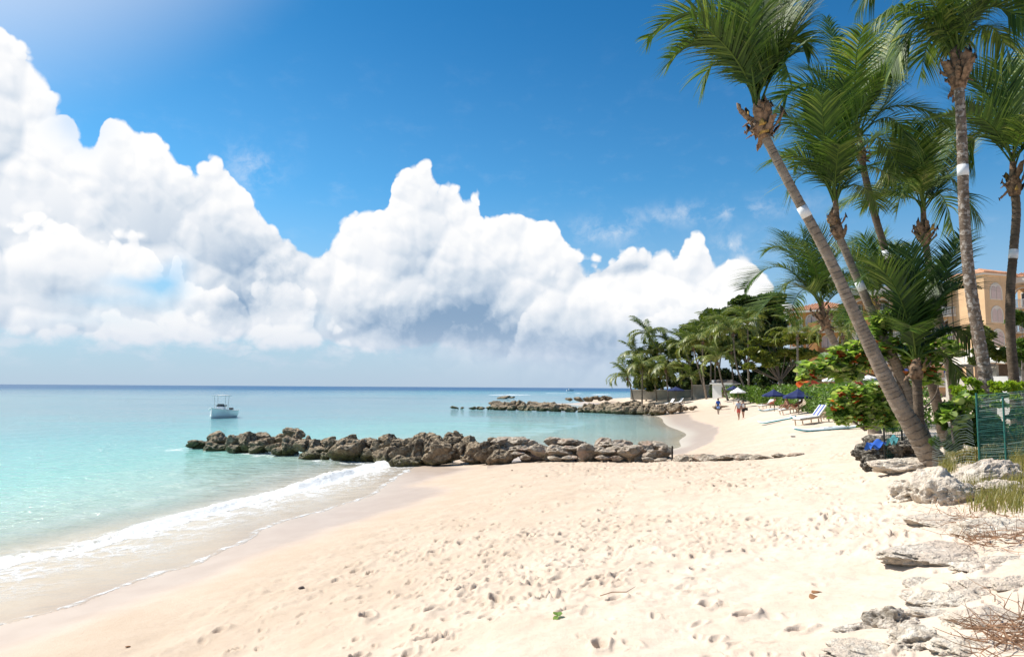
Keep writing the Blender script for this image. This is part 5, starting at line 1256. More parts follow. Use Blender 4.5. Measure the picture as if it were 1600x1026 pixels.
class Face:
    """a wall plane seen between two columns of the photograph"""
    def __init__(s, px0, y0, px1, y1, name, label, cat='building', group=None):
        a = at(px0, 605, y0); b = at(px1, 605, y1); s.o = Vector((a.x, a.y, 0)); d = Vector((b.x - a.x, b.y - a.y, 0)); s.L = d.length; s.rz = math.atan2(d.y, d.x)
        s.root = empty(name, s.o, s.rz, label, cat, group); s.y0, s.y1, s.px0, s.px1 = y0, y1, px0, px1
    def z(s, px, py): return at(px, py, s.y0 + (s.y1 - s.y0) * (px - s.px0) / (s.px1 - s.px0)).z
    def x(s, px):
        t = np.linspace(-.3, 1.3, 400); a = at(s.px0, 605, s.y0); b = at(s.px1, 605, s.y1); xx = a.x + (b.x - a.x) * t; yy = a.y + (b.y - a.y) * t
        return float(np.interp(px, 800 + xx / yy * FPX, t)) * s.L
    def box(s, name, x0, x1, y0, y1, z0, z1, mat, parent=None):
        A = Acc(); A.box(((x0 + x1) / 2, (y0 + y1) / 2, (z0 + z1) / 2), (abs(x1 - x0), abs(y1 - y0), abs(z1 - z0))); return A.build(name, mat, parent or s.root)
def arch_pts(w, h, n=10):
    r = w / 2; return [(-r, 0)] + [(-r * math.cos(math.pi * i / n), h - r + r * math.sin(math.pi * i / n)) for i in range(n + 1)] + [(r, 0)]
def arch_wall(W_, H_, w, h, z0, th=.35):
    """a wall bay with an arched opening whose sill is at z0"""
    ar = arch_pts(w, h); V = [(-W_ / 2, 0), (-W_ / 2, H_), (W_ / 2, H_), (W_ / 2, 0)]
    A = Acc(); outer = [(-W_ / 2, z0)] + [(x, z + z0) for x, z in ar] + [(W_ / 2, z0), (W_ / 2, H_), (-W_ / 2, H_)]
    n = len(outer); v = [(x, 0, z) for x, z in outer] + [(x, th, z) for x, z in outer]
    f = [tuple(range(n)), tuple(range(2 * n - 1, n - 1, -1))] + [(i, i + n, (i + 1) % n + n, (i + 1) % n) for i in range(n)]
    A.add(v, f)
    if z0 > .01: A.box((0, th / 2, z0 / 2), (W_, th, z0))
    return A
def arch_band(w, h, t=.16, proud=.06, z0=0):
    a = arch_pts(w, h); b = arch_pts(w + 2 * t, h + t); n = len(a); A = Acc()
    v = [(x, -proud, z + z0) for x, z in a] + [(x, -proud, z + z0) for x, z in b] + [(x, .02, z + z0) for x, z in a] + [(x, .02, z + z0) for x, z in b]
    f = []
    for i in range(n - 1): f += [(i, i + 1, n + i + 1, n + i), (n + i, n + i + 1, 3 * n + i + 1, 3 * n + i), (i + 1, i, 2 * n + i, 2 * n + i + 1)]
    A.add(v, f); return A
def hip_roof(F, x0, x1, y0, y1, z, h, over=.5, name='roof'):
    A = Acc(); x0 -= over; x1 += over; y0 -= over; y1 += over; w = min(x1 - x0, y1 - y0) / 2; cy_ = (y0 + y1) / 2
    xa, xb = (x0 + w, x1 - w) if x1 - x0 > y1 - y0 else ((x0 + x1) / 2,) * 2
    ya, yb = (cy_, cy_) if x1 - x0 > y1 - y0 else (y0 + w, y1 - w)
    v = [(x0, y0, z), (x1, y0, z), (x1, y1, z), (x0, y1, z), (xa, ya, z + h), (xb, yb, z + h), (x0, y0, z - .12), (x1, y0, z - .12), (x1, y1, z - .12), (x0, y1, z - .12)]
    A.add(v, [(0, 1, 5, 4), (1, 2, 5), (2, 3, 4, 5), (3, 0, 4), (6, 7, 1, 0), (7, 8, 2, 1), (8, 9, 3, 2), (9, 6, 0, 3), (9, 8, 7, 6)])
    r = A.build(name, M_TILE, F.root)
    # rolls of clay tiles down the slope that faces us
    T = Acc(); n = int((x1 - x0) / .34)
    for i in range(n):
        x = x0 + (i + .5) * (x1 - x0) / n; t = min(1.0, (x - x0) / w, (x1 - x) / w)
        T.bar((x, y0 + .02, z + .03), (x, y0 + (ya - y0) * t, z + h * t + .03), .09, 5)
    tag(T.build('tile_rolls', M_TILE, r), kind='stuff'); return r
def window_leaf(F, xc, w, h, z, parent, mat=None, louvres=6):
    A = Acc(); A.box((xc, -.05, z + h / 2), (w, .05, h)); s = A.build('shutter', mat or M_SHUT, parent)
    for k in range(louvres):
        B = Acc(); B.box((xc, -.085, z + h * (k + .5) / louvres), (w * .8, .025, h / louvres * .35)); B.build('slat', M_SHUT, s) if louvres <= 6 else None
    return s
BM = {}
def facade(F, storeys, bays, depth_=7.0, wallm=None, rail='white'):
    """storeys: list of (floor z, ceiling z); bays: list of (x centre, bay width, arch width, kind)"""
    wallm = wallm or M_PEACH
    for zf, zc in storeys:
        F.box('floor_slab', -.05, F.L + .05, -.95, depth_, zf - .22, zf, M_CREAM)
        for (xc, W_, aw, kind) in bays:
            H_ = zc - .22 - zf; key = (round(W_, 2), round(H_, 2), aw, kind)
            if key not in BM:
                z0 = 0 if kind == 'loggia' else .75; ah = min(H_ - .35, 2.45) - z0
                BM[key] = (arch_wall(W_, H_, aw, ah, z0).mesh('wall'), arch_band(aw, ah, z0=z0).mesh('arch_trim'), z0, ah)
            wm, tm, z0, ah = BM[key]
            o = link('wall', wm, F.root, wallm); o.location = (xc, 0, zf)
            o = link('arch_trim', tm, F.root, M_CREAM); o.location = (xc, 0, zf)
            if kind == 'loggia':
                F.box('back_wall', xc - W_ / 2, xc + W_ / 2, 1.7, 1.8, zf, zc - .22, wallm)
                d = F.box('glazed_door', xc - aw * .42, xc + aw * .42, 1.62, 1.695, zf, zf + 2.1, M_WHITE)
                for q in (-1, 1): F.box('pane', xc + q * aw * .21 - aw * .17, xc + q * aw * .21 + aw * .17, 1.585, 1.615, zf + .15, zf + 1.95, M_GLASS, d)
                A = Acc(); A.box((xc, -.88, zf + .95), (W_ - .06, .07, .07)); A.box((xc, -.88, zf + .12), (W_ - .06, .06, .06))
                r = A.build('railing', M_WHITE, F.root); nb_ = int(W_ / .16)
                for k in range(nb_):
                    key2 = 'bal'
                    if key2 not in BM:
                        B = Acc(); B.box((0, 0, .53), (.075, .05, .80)); BM[key2] = B.mesh('baluster'); BM[key2].materials.append(M_WHITE)
                    link('baluster', BM[key2], r).location = (xc - W_ / 2 + (k + .5) * W_ / nb_, -.88, zf)
            else:
                fr = F.box('window', xc - aw / 2, xc + aw / 2, .16, .22, zf + z0, zf + z0 + ah, M_WHITE)
                for q in (-1, 1): window_leaf(F, xc + q * aw * .26, aw * .42, ah * .8, zf + z0 + .08, fr)
# left block: eaves at 484, stands among the trees
F1 = Face(1236, 99, 1334, 94, 'hotel_wing', 'orange and cream hotel wing behind the olive-green tree, arched upper windows, clay tile eaves', group='hotel buildings')
zt = F1.z(1236, 488); st = [(zt - 3.0, zt), (zt - 6.05, zt - 3.0), (zt - 9.1, zt - 6.05)]
bays = []; nb_ = 4
for i in range(nb_): bays.append((F1.L * (i + .5) / nb_, F1.L / nb_, 1.35, 'loggia' if i in (0, 3) else 'window'))
facade(F1, st, bays, wallm=M_ORANGE)
F1.box('core', 0.02, F1.L - .02, 1.85, 7, 1.5, zt - .23, M_PEACH)
F1.box('eaves', -.45, F1.L + .3, -1.1, 7.3, zt - .2, zt + .02, M_CREAM); hip_roof(F1, 0, F1.L, -.6, 7, zt + .15, 1.4)
F1.box('plain_pier', F1.x(1268), F1.x(1281), -1.15, .02, 1.6, F1.z(1270, 505), M_ORANGE)
# long block
F2 = Face(1334, 93, 1546, 86, 'hotel_block', 'long peach hotel block with white arches and balconies, mostly behind palm trunks', group='hotel buildings')
zt = F2.z(1520, 455); st = []; z = zt
for k in range(5): st.append((z - 3.0, z)); z -= 3.02
n = 6; bays = [(F2.L * (i + .5) / n, F2.L / n, 1.55, 'loggia') for i in range(n)]
facade(F2, st, bays)
F2.box('core', 0.02, F2.L - .02, 1.85, 9, 1.5, zt - .23, M_PEACH)
F2.box('parapet', -.1, F2.L + .1, -1.15, 9, zt, zt + .95, M_CREAM); F2.box('coping', -.2, F2.L + .2, -1.25, 9.1, zt + .95, zt + 1.1, M_WHITE)
for k, px in enumerate([1358, 1392, 1433, 1491]):
    F2.box('downpipe' if k % 2 else 'pier', F2.x(px) - (.06 if k % 2 else .5), F2.x(px) + (.06 if k % 2 else .5), -1.2, -1.0, 1.6, zt - .01, M_ORANGE if k % 2 == 0 else M_SHADE)
# tower
F3 = Face(1546, 83, 1589, 84.5, 'hotel_tower', 'square peach hotel tower with a hipped clay tile roof and arched shutters', group='hotel buildings')
zt = F3.z(1560, 430)
F3.box('wall', 0, F3.L, 0, 5, 1.5, zt, M_PEACH); F3.box('cornice', -.25, F3.L + .25, -.25, 5.25, zt, zt + .22, M_CREAM); hip_roof(F3, 0, F3.L, 0, 5, zt + .35, .85, .4)
for zz in (468, 504, 540):
    zf = F3.z(1560, zz); ah = 1.95; aw = 1.75
    A = arch_band(aw, ah, .17, .07); o = A.build('arch_trim', M_CREAM, F3.root); xw = F3.x(1562); o.location = (xw, 0, zf)
    B = Acc(); ar = arch_pts(aw, ah); B.add([(x, -.02, z) for x, z in ar], [tuple(range(len(ar)))]); w_ = B.build('window', M_CREAM, F3.root); w_.location = (xw, 0, zf)
    for q in (-1, 1):
        C_ = Acc(); a2 = arch_pts(aw * .42, ah * .84); n = len(a2); C_.add([(x, -.07, z) for x, z in a2] + [(x, -.03, z) for x, z in a2], [tuple(range(n))] + [(i, i + n, (i + 1) % n + n, (i + 1) % n) for i in range(n)])
        s_ = C_.build('shutter', M_SHUT, w_); s_.location = (q * aw * .25, 0, .1)
# block right of the tower
F4 = Face(1589, 86, 1700, 80, 'hotel_end_block', 'peach hotel block cut by the right edge, white arch and balcony beside the tower', group='hotel buildings')
zt = F4.z(1600, 444); st = []; z = zt
for k in range(5): st.append((z - 3.0, z)); z -= 3.02
facade(F4, st, [(F4.L * (i + .5) / 3, F4.L / 3, 1.9, 'loggia') for i in range(3)])
F4.box('core', 0.02, F4.L - .02, 1.85, 7, 1.5, zt - .23, M_PEACH); F4.box('eaves', -.1, F4.L, -1.2, 7, zt, zt + .7, M_CREAM); hip_roof(F4, 0, F4.L, -.8, 7, zt + .85, 1.3)

# beach restaurant under white canopies, behind the fence
F5 = Face(1395, 40, 1600, 34, 'beach_restaurant', 'low open beach restaurant with pale curved canopies and dark shade inside')
def zz5(px, py): return F5.z(px, py)
x0, x1 = F5.x(1452), F5.x(1536)
def canopy(xa, xb, pya, pyb, name, mat, sag=.25, yd=2.4, px=1500):
    A = Acc(); n = 10; V = []
    for i in range(n + 1):
        t = i / n; x = xa + (xb - xa) * t; za = zz5(px, pya) - sag * math.sin(math.pi * t) * .4
        V += [(x, -.3, za - .12), (x, -.3, za), (x, yd, za + .9), (x, yd, za + .78)]
    F = []
    for i in range(n):
        a = 4 * i; F += [(a, a + 4, a + 5, a + 1), (a + 1, a + 5, a + 6, a + 2), (a + 3, a + 7, a + 4, a), (a + 2, a + 6, a + 7, a + 3)]
    F += [(0, 1, 2, 3), (4 * n + 3, 4 * n + 2, 4 * n + 1, 4 * n)]; A.add(V, F); return A.build(name, mat, F5.root)
canopy(F5.x(1478), F5.x(1532), 567, 0, 'canopy', M_CREAM, .2); canopy(F5.x(1534), F5.x(1575), 567, 0, 'canopy', M_WHITE, -.2)
canopy(F5.x(1572), F5.x(1640), 564, 0, 'canopy', M_CREAM, .1)
F5.box('fascia', F5.x(1488), F5.x(1562), -.5, -.35, zz5(1500, 574), zz5(1500, 570), M_ROOFD)
F5.box('interior_shade_panel', F5.x(1480), F5.x(1600), 2.6, 2.75, zz5(1500, 600) - .8, zz5(1500, 568), M_SHADE)  # dark panel standing in for the shade under the canopies
for px in (1517, 1556, 1596, 1484): F5.box('pillar', F5.x(px) - .12, F5.x(px) + .12, -.25, 0, gz(40, 36), zz5(px, 570), M_GREYW)
F5.box('counter', F5.x(1553), F5.x(1600), -.6, .2, gz(40, 36), zz5(1570, 588), M_WHITE)
F5.box('low_wall', F5.x(1486), F5.x(1530), -.6, -.3, gz(40, 36), zz5(1500, 592), M_CREAM)
A = Acc(); V = []; n = 14
for i in range(n + 1):
    t = i / n; x = F5.x(1486) + (F5.x(1514) - F5.x(1486)) * t; V += [(x, -.7, zz5(1500, 575)), (x, -.72, zz5(1500, 582) + .12 * abs(math.sin(t * math.pi * 2)) - .05)]
A.add(V, [(2 * i, 2 * i + 1, 2 * i + 3, 2 * i + 2) for i in range(n)]); A.add([(a, b + .03, c) for a, b, c in V], [(2 * i + 2, 2 * i + 3, 2 * i + 1, 2 * i) for i in range(n)])
M_NAVY = simple('navy_canvas', (.012, .022, .095), .8, .25, 3); M_BLUE = simple('blue_cloth', (.02, .08, .38), .8, .25, 4); M_CANVAS = simple('white_canvas', (.80, .79, .76), .85, .06, 3)
A.build('awning_valance', M_NAVY, F5.root)

# white beach hut and the low grey walls
F6 = Face(1113, 108, 1143, 106, 'beach_hut', 'small white beach hut with a dark hipped roof behind the man in blue')
zg = F6.z(1128, 622) - .3; ze = F6.z(1128, 600)
xh = F6.L
F6.box('wall', 0, xh, 0, 2.6, zg, ze, M_WHITE); F6.box('doorway', F6.x(1127), F6.x(1131), -.04, -.005, zg + .3, ze - .45, M_SHADE); F6.box('window', F6.x(1134), F6.x(1138), -.04, -.005, zg + 1.1, ze - .5, M_SHADE)
F6.box('fascia', -.3, xh + .3, -.3, 2.9, ze, ze + .16, M_WHITE)
A = Acc(); z0_, z1_ = ze + .16, F6.z(1128, 592.5)
A.add([(-.3, -.3, z0_), (xh + .3, -.3, z0_), (xh + .3, 2.9, z0_), (-.3, 2.9, z0_), (.35, 1.3, z1_), (xh - .35, 1.3, z1_)], [(0, 1, 5, 4), (1, 2, 5), (2, 3, 4, 5), (3, 0, 4), (3, 2, 1, 0)]); A.build('roof', M_ROOFD, F6.root)
F6.box('gable', -.06, .3, -.06, 2.6, ze + .16, z1_ - .1, M_WHITE)
F6.box('step', xh * .4, xh * .75, -.7, -.05, zg, zg + .45, M_CREAM)
for px0, px1, y0, y1, pt, lb in [(985, 1090, 135, 128, 609, 'long low pale wall under the seaward palms'), (1080, 1112, 120, 118, 602, 'taller grey wall left of the white hut')]:
    F = Face(px0, y0, px1, y1, 'low_wall', lb, 'wall'); F.box('wall_body', 0, F.L, 0, .3, 1.6, F.z(px0, pt), M_GREYW); F.box('coping', -.03, F.L + .03, -.05, .35, F.z(px0, pt), F.z(px0, pt) + .12, M_CREAM)

# ------------------------------------------------------------------ wire fences
M_GREENW = simple('green_coated_wire', (.02, .12, .10), .45, .3, 20); M_GREYWIRE = simple('dull_wire', (.16, .22, .20), .5, .3, 20)
def fence(name, label, P0, P1, H_, nh, nv, posts, wm, pm, wr=.0045, sag=.0, lean=0.0, postr=.018):
    P0 = Vector(P0); P1 = Vector(P1); root = empty(name, P0, 0, label, 'fence'); d = P1 - P0; A = Acc(); nrm = Vector((-d.y, d.x, 0)).normalized() * lean
    for i in range(nh):
        z = H_ * i / (nh - 1); pts = []
        for k in range(7):
            t = k / 6; q = d * t + Vector((0, 0, z - sag * math.sin(math.pi * t * 2) * (z / H_))) + nrm * z; pts.append(np.array(q) + rng.normal(0, .006, 3))
        v, f = tube(np.array(pts), [wr * (1.5 if i in (0, nh - 1) else 1)] * 7, 3, cap=False); A.add(v, f)
    for i in range(nv):
        t = (i + .5) / nv; q = d * t; A.bar(q, q + Vector((0, 0, H_)) + nrm * H_, wr * .8, 3)
    tag(A.build('wire_mesh', wm, root), kind='stuff')
    for t, hx in posts:
        q = d * t; A = Acc(); A.bar(q - Vector((0, 0, .3)), q + Vector((0, 0, H_ + hx)) + nrm * H_, postr, 8); A.build('post', pm, root)
    return root
pA = at_x(1525, 12.2); pB = at_x(1690, 11.0); HF = at(1525, 619, 12.2).z - pA.z
fence('wire_fence', 'green wire mesh fence on green posts above the grey log-like rock', pA, pB, HF, 40, 110, [(0, .06), (.27, -.06), (.62, 0), (1, 0)], M_GREENW, M_GREENW, wr=.0032)
pA2 = at_x(1452, 13.0); fence('slack_wire_fence', 'slack silvery wires slanting between the leaning palm foot and the green post', pA2, pA + Vector((-.05, .05, 0)), .78, 20, 0, [], M_GREYWIRE, M_GREENW, wr=.0026, sag=.16)
pC = at(1382, 700, 15.2); pC.z = gz(pC.x, pC.y) + .15; pD = at(1432, 698, 15.6); pD.z = pC.z
fence('net_fence', 'small green net fence on a black post above the dark rubble rock', pC, pD, .72, 20, 18, [(0, .02), (.55, -.04)], M_GREENW, simple('black_post', (.02, .022, .02), .6), wr=.004)

# ------------------------------------------------------------------ parasols, loungers, boards
def parasol(label, px, py_top, py_rim, wpx, y, mat, pole=True, tilt=0.0, foot_py=None, group='parasols on the beach'):
    c = at(px, py_top, y); g = gz(c.x, c.y); R_ = wpx / FPX * y / 2 / .96; h = (py_rim - py_top) / FPX * y
    root = empty('parasol', (c.x, c.y, g), .3, label, 'parasol', group); H_ = c.z - g; k = 8
    A = Acc(); V = [(0, 0, H_)]; n = 4
    for j in range(1, n + 1):
        t = j / n
        for i in range(k * 2):
            a = i / (k * 2) * 2 * math.pi; rr = R_ * t * (1.0 if i % 2 == 0 else .945 - .02 * t); V.append((rr * math.cos(a), rr * math.sin(a), H_ - h * (t ** .85) + (.0 if i % 2 == 0 else -.03 * t)))
    F = [(0, 1 + i, 1 + (i + 1) % (2 * k)) for i in range(2 * k)]
    for j in range(n - 1):
        for i in range(2 * k): a = 1 + j * 2 * k + i; b = 1 + j * 2 * k + (i + 1) % (2 * k); F.append((a, a + 2 * k, b + 2 * k, b))
    # valance
    base = 1 + (n - 1) * 2 * k; L0 = len(V)
    for i in range(2 * k): q = V[base + i]; V.append((q[0], q[1], q[2] - .14))
    for i in range(2 * k): F.append((base + i, L0 + i, L0 + (i + 1) % (2 * k), base + (i + 1) % (2 * k)))
    A.add(V, F); cn = A.build('canopy', mat, root)
    for i in range(k):
        a = i / k * 2 * math.pi; B = Acc(); B.bar((0, 0, H_ - h * .35), (R_ * .97 * math.cos(a), R_ * .97 * math.sin(a), H_ - h - .03), .012, 4); B.build('rib', M_CANVAS, cn)
    B = Acc(); B.bar((0, 0, -.2), (0, 0, H_ + .12), .03, 8); B.build('pole', M_POLE, root)
    return root
M_POLE = simple('wooden_pole', (.28, .19, .11), .6)
parasol('nearest navy parasol, over the sunbathing couple', 1247, 607, 619, 44, 50, M_NAVY)
parasol('navy parasol against the hedge, second from the couple', 1209, 607.5, 617, 34, 66, M_NAVY)
parasol('white parasol in front of the hedge end', 1153, 604.5, 612, 23, 88, M_CANVAS)
parasol('navy parasol half hidden between the white hut and the white parasol', 1146, 601.5, 607.5, 20, 94, M_NAVY)
parasol('farthest navy parasol, under the hanging palm fronds on the point', 1056, 603.5, 609, 26, 112, M_NAVY)
parasol('pale blue-white parasol on the terrace behind the hedge', 1299, 587.5, 593, 26, 58, M_CANVAS)
parasol('white parasol behind the leaning trunk on the terrace', 1360, 583, 590, 24, 50, M_CANVAS)
parasol('navy parasol behind the hedge between two leaning trunks', 1345, 585, 592, 24, 54, M_NAVY)
parasol('navy parasol seen through the sea grape branches', 1418, 573, 582, 26, 42, M_NAVY)
parasol('second navy parasol partly behind the leaning trunk', 1372, 588, 596, 26, 46, M_NAVY)

M_FRAME = simple('beige_lounger_frame', (.48, .36, .25), .5, .15); M_CUSH = simple('white_cushion', (.78, .77, .75), .9, .05); M_STRIPE = simple('blue_stripe_cloth', (.10, .14, .42), .85, .1)
def lounger(label, foot, head, cat='lounger', stripe=False, back=True, cushion=True, y=None, rise=.72):
    """foot, head: ground pixels of the two ends"""
    a = on_ground(*foot); b = on_ground(*head)
    if y: a = at_x(foot[0], y[0]); b = at_x(head[0], y[1])
    d = b - a; rz = math.atan2(d.y, d.x); root = empty('sun_lounger', a, rz, label, cat, 'sun loungers on the sand'); W_ = .66; L_ = 1.95; s = .36
    ax = Matrix.Rotation(rz, 3, 'Z'); slope = (b.z - a.z) / max(.3, math.hypot(d.x, d.y)); root.rotation_euler = (0, -math.atan(min(.15, max(-.15, slope))), rz)
    A = Acc()
    for q in (-1, 1): A.box((.6, q * W_ / 2, s - .03), (1.25, .05, .06)); A.box((1.55, q * W_ / 2, s - .05), (.7, .05, .05))
    for x in (.05, 1.2, 1.88): A.box((x, 0, s - .03), (.05, W_, .05))
    A.build('frame', M_FRAME, root)
    for x in (.12, 1.15, 1.8):
        for q in (-1, 1): B = Acc(); B.box((x, q * (W_ / 2 - .01), s / 2 - .08), (.05, .05, s)); B.build('leg', M_FRAME, root)
    B = Acc(); B.box((.62, 0, s + .035), (1.26, W_ - .04, .07)); se = B.build('seat', M_CUSH if cushion else M_FRAME, root)
    an = math.radians(42 if back else 6); M = Matrix.Rotation(-an, 3, 'Y'); Lb = .78
    cx = 1.24 + math.cos(an) * Lb / 2; cz = s + .05 + math.sin(an) * Lb / 2
    B = Acc(); B.box((cx, 0, cz), (Lb, W_ - .04, .07), M=M); bk = B.build('backrest', M_CUSH if cushion else M_FRAME, root)
    if stripe:
        for q in (-1, 1): B = Acc(); B.box((cx - math.sin(an) * .047, q * W_ * .24, cz + math.cos(an) * .047), (Lb * .98, .12, .014), M=M); B.build('stripe', M_STRIPE, bk)
    if back:
        for q in (-1, 1): B = Acc(); B.bar((1.24 + math.cos(an) * Lb * .7, q * W_ * .4, s + math.sin(an) * Lb * .7), (1.85, q * W_ * .4, s - .03), .015, 5); B.build('strut', M_FRAME, root)
    return root
lounger('white sun lounger with two blue stripes on its raised back, lying behind the second board', (1246, 665), (1294, 658), stripe=True)
lounger('sun lounger with the sitting sunbathers, under the nearest navy parasol', (1219, 648), (1249, 643))
lounger('empty greenish lounger behind the sunbathers, its back leaning to the hedge', (1240, 645), (1266, 640), cushion=False)
lounger('lounger with the reclining person in red beneath the second navy parasol', (1188, 638.5), (1212, 636))
lounger('empty sun lounger at the hedge right of the striped one', (1294, 655), (1318, 651), cushion=False)
lounger('white lounger with raised back under the farthest navy parasol, left one', (1040, 620), (1056, 619.5), y=(112, 113))
lounger('white lounger with raised back under the farthest navy parasol, right one', (1052, 621), (1070, 620), y=(110, 110.5))
lounger('flat white lounger out on the sand before the farthest parasol', (1049, 624), (1072, 623.5), y=(104, 103), back=False)
def board(label, pa, pb, W_=.74, th=.13, lift=0.0, sup=None):
    a = on_ground(*pa); b = on_ground(*pb); d = b - a; L_ = d.length; rz = math.atan2(d.y, d.x)
    M = Matrix.Rotation(rz, 4, 'Z') @ Matrix.Rotation(-math.asin(max(-.3, min(.3, d.z / L_))), 4, 'Y')
    root = empty('paddle_board', a, 0, label, 'paddle board', 'paddle boards on the sand'); root.matrix_basis = Matrix.Translation(a + Vector((0, 0, lift))) @ M
    n = 22; k = 10; V = []
    for i in range(n + 1):
        t = i / n; w = W_ / 2 * (math.sin(math.pi * min(1, .04 + t * .92)) ** .55) * (1 - .12 * t); rk = .16 * max(0, (.22 - t) / .22) ** 2 + .05 * max(0, (t - .85) / .15) ** 2
        for j in range(k):
            q = j / k * 2 * math.pi; V.append((t * L_, w * math.cos(q), th * .5 * (abs(math.sin(q)) ** .6) * (1 if math.sin(q) > 0 else -1) + th * .55 + rk))
    F = [(i * k + j, (i + 1) * k + j, (i + 1) * k + (j + 1) % k, i * k + (j + 1) % k) for i in range(n) for j in range(k)] + [tuple(range(k)), tuple(range(n * k, n * k + k))[::-1]]
    A = Acc(); mi = [1 if (f[0] % k) >= k // 2 - 0 else 0 for f in F]; A.add(V, F); me = A.mesh('hull', True)
    me.materials.append(M_BOARD); me.materials.append(M_BOARDB); me.polygons.foreach_set('material_index', np.array(mi, dtype=np.int32))
    link('hull', me, root)
    B = Acc(); B.box((L_ * .55, 0, th * 1.07), (L_ * .34, W_ * .7, .012)); B.build('deck_pad', simple('pale_deck_pad', (.62, .72, .76), .8, .05), root)
    B = Acc(); B.box((L_ * .5, 0, th * 1.12), (.18, .05, .03)); B.build('handle', M_SHADE, root)
    for q in (0,): B = Acc(); B.box((L_ * .94, 0, .05), (.14, .015, .16)); B.build('fin', M_SHADE, root)
    return root
M_BOARD = simple('white_board_deck', (.78, .82, .84), .3, .04, 2); M_BOARDB = simple('turquoise_board_edge', (.06, .42, .50), .35, .1, 2)
board('longest white board with turquoise edge, nearest on the sand, pointing left', (1241, 677.5), (1356, 668.5), lift=.05)
board('white board with turquoise edge lying half under the striped lounger', (1186, 665), (1244, 654.5), lift=.06)
board('short white board beside the reclining person in red', (1186, 644), (1218, 639.5), lift=.05, W_=.6)
board('white board lying behind the striped lounger', (1236, 656), (1284, 650), lift=.03)

# ------------------------------------------------------------------ the boat
pb = at_z(345, 652, 0); boat = empty('motor_boat', pb, R(273), 'white centre-console motor boat with a T-top moored left of the breakwater', 'boat')
M_HULL = simple('white_gelcoat', (.90, .90, .88), .22, .03, 2, spec=.6)
def hull(L_, B_, fb, bowrise):
    n = 26; V = []; prof = [(0, -.45), (.45, -.25), (.80, .0), (.93, .35), (1.0, 1.0)]
    for i in range(n + 1):
        t = i / n; w = B_ / 2 * (1 - max(0, (t - .45) / .55) ** 2.3) * (.94 + .06 * min(1, t * 4)); w = max(w, .02); sh = fb + bowrise * t ** 2.2
        row = []
        for u, z in prof:
            zz_ = (-.42 + .42 * max(0, (t - .55) / .45) ** 2 * .9 if z < 0 else 0) * (1 if z == -.45 else .55) if z < 0 else z * sh
            fl = u * w * (1 if z > .4 else (1 - .35 * max(0, (t - .5) / .5)))
            row.append((t * L_ - L_ / 2, fl, zz_))
        V += [(x, -y, z) for x, y, z in row[::-1]] + row[1:]
    k = 2 * len(prof) - 1
    F = [(i * k + j, i * k + j + 1, (i + 1) * k + j + 1, (i + 1) * k + j) for i in range(n) for j in range(k - 1)] + [tuple(range(k))]
    return V, F, k, n
V, F, k_, n_ = hull(6.0, 2.3, .78, .42); A = Acc(); A.add(V, F); hl_ = A.build('hull', M_HULL, boat, True)
# gunwale and deck
GV = []
for i in range(n_ + 1): l = V[i * k_]; r = V[i * k_ + k_ - 1]; GV.append((l, r))
A = Acc()
for s_ in (0, 1):
    p = np.array([g[s_] for g in GV]); v, f = tube(p + np.array([0, 0, .01]), [.055] * len(p), 6); A.add(v, f)
A.build('gunwale', M_CANVAS, boat, True)
A = Acc(); dv = [];
for l, r in GV: dv += [(l[0], l[1] * .9, .30), (r[0], r[1] * .9, .30)]
A.add(dv, [(2 * i, 2 * i + 1, 2 * i + 3, 2 * i + 2) for i in range(n_)]); A.build('deck', M_HULL, boat)
A = Acc(); dv = []
for l, r in GV[16:]: dv += [(l[0], l[1], l[2] - .02), (r[0], r[1], r[2] - .02)]
A.add(dv, [(2 * i, 2 * i + 1, 2 * i + 3, 2 * i + 2) for i in range(len(GV[16:]) - 1)]); A.build('foredeck', M_HULL, boat)
A = Acc(); A.add([(-.5, -.55, .3), (.75, -.5, .3), (.75, .5, .3), (-.5, .55, .3), (-.35, -.45, 1.35), (.35, -.4, 1.3), (.35, .4, 1.3), (-.35, .45, 1.35)], [(0, 1, 5, 4), (1, 2, 6, 5), (2, 3, 7, 6), (3, 0, 4, 7), (4, 5, 6, 7)]); co = A.build('console', M_HULL, boat)
A = Acc(); A.add([(.30, -.42, 1.31), (.30, .42, 1.31), (.12, .36, 1.62), (.12, -.36, 1.62)], [(0, 1, 2, 3)]); A.build('windscreen', M_GLASS, co)
A = Acc(); A.box((-.12, 0, 2.58), (2.0, 1.65, .08)); A.box((-.12, 0, 2.64), (1.3, 1.1, .07)); tt = A.build('t_top', M_CANVAS, boat)
for x in (-.62, .5):
    for q in (-1, 1): B = Acc(); B.bar((x * .8, q * .56, .3), (x, q * .66, 2.56), .03, 6); B.build('post', simple('aluminium_tube', (.6, .6, .6), .35, .05, metal=.7), boat)
A = Acc(); A.box((-1.1, 0, .62), (.55, .9, .62)); A.build('helm_seat', M_CANVAS, boat); A = Acc(); A.box((-.12, 0, 1.42), (.6, 1.04, .13)); A.build('dark_trim', M_ROOFD, boat)
A = Acc(); A.box((-3.4, 0, .75), (.4, .42, .65)); A.box((-3.35, 0, .1), (.2, .18, .9)); A.build('outboard_motor', simple('motor_cowl', (.05, .05, .055), .35), boat)
pb = at_z(891, 610.5, 0); far_boat = empty('motor_boat', pb, R(10), 'tiny white speedboat far out near the horizon, above the breakers', 'boat')
V, F, _, _ = hull(9, 3, 1.3, .9); A = Acc(); A.add(V, F); A.build('hull', M_HULL, far_boat, True); A = Acc(); A.box((-.5, 0, 1.9), (3.2, 2.0, 1.2)); A.build('cabin', M_CANVAS, far_boat)
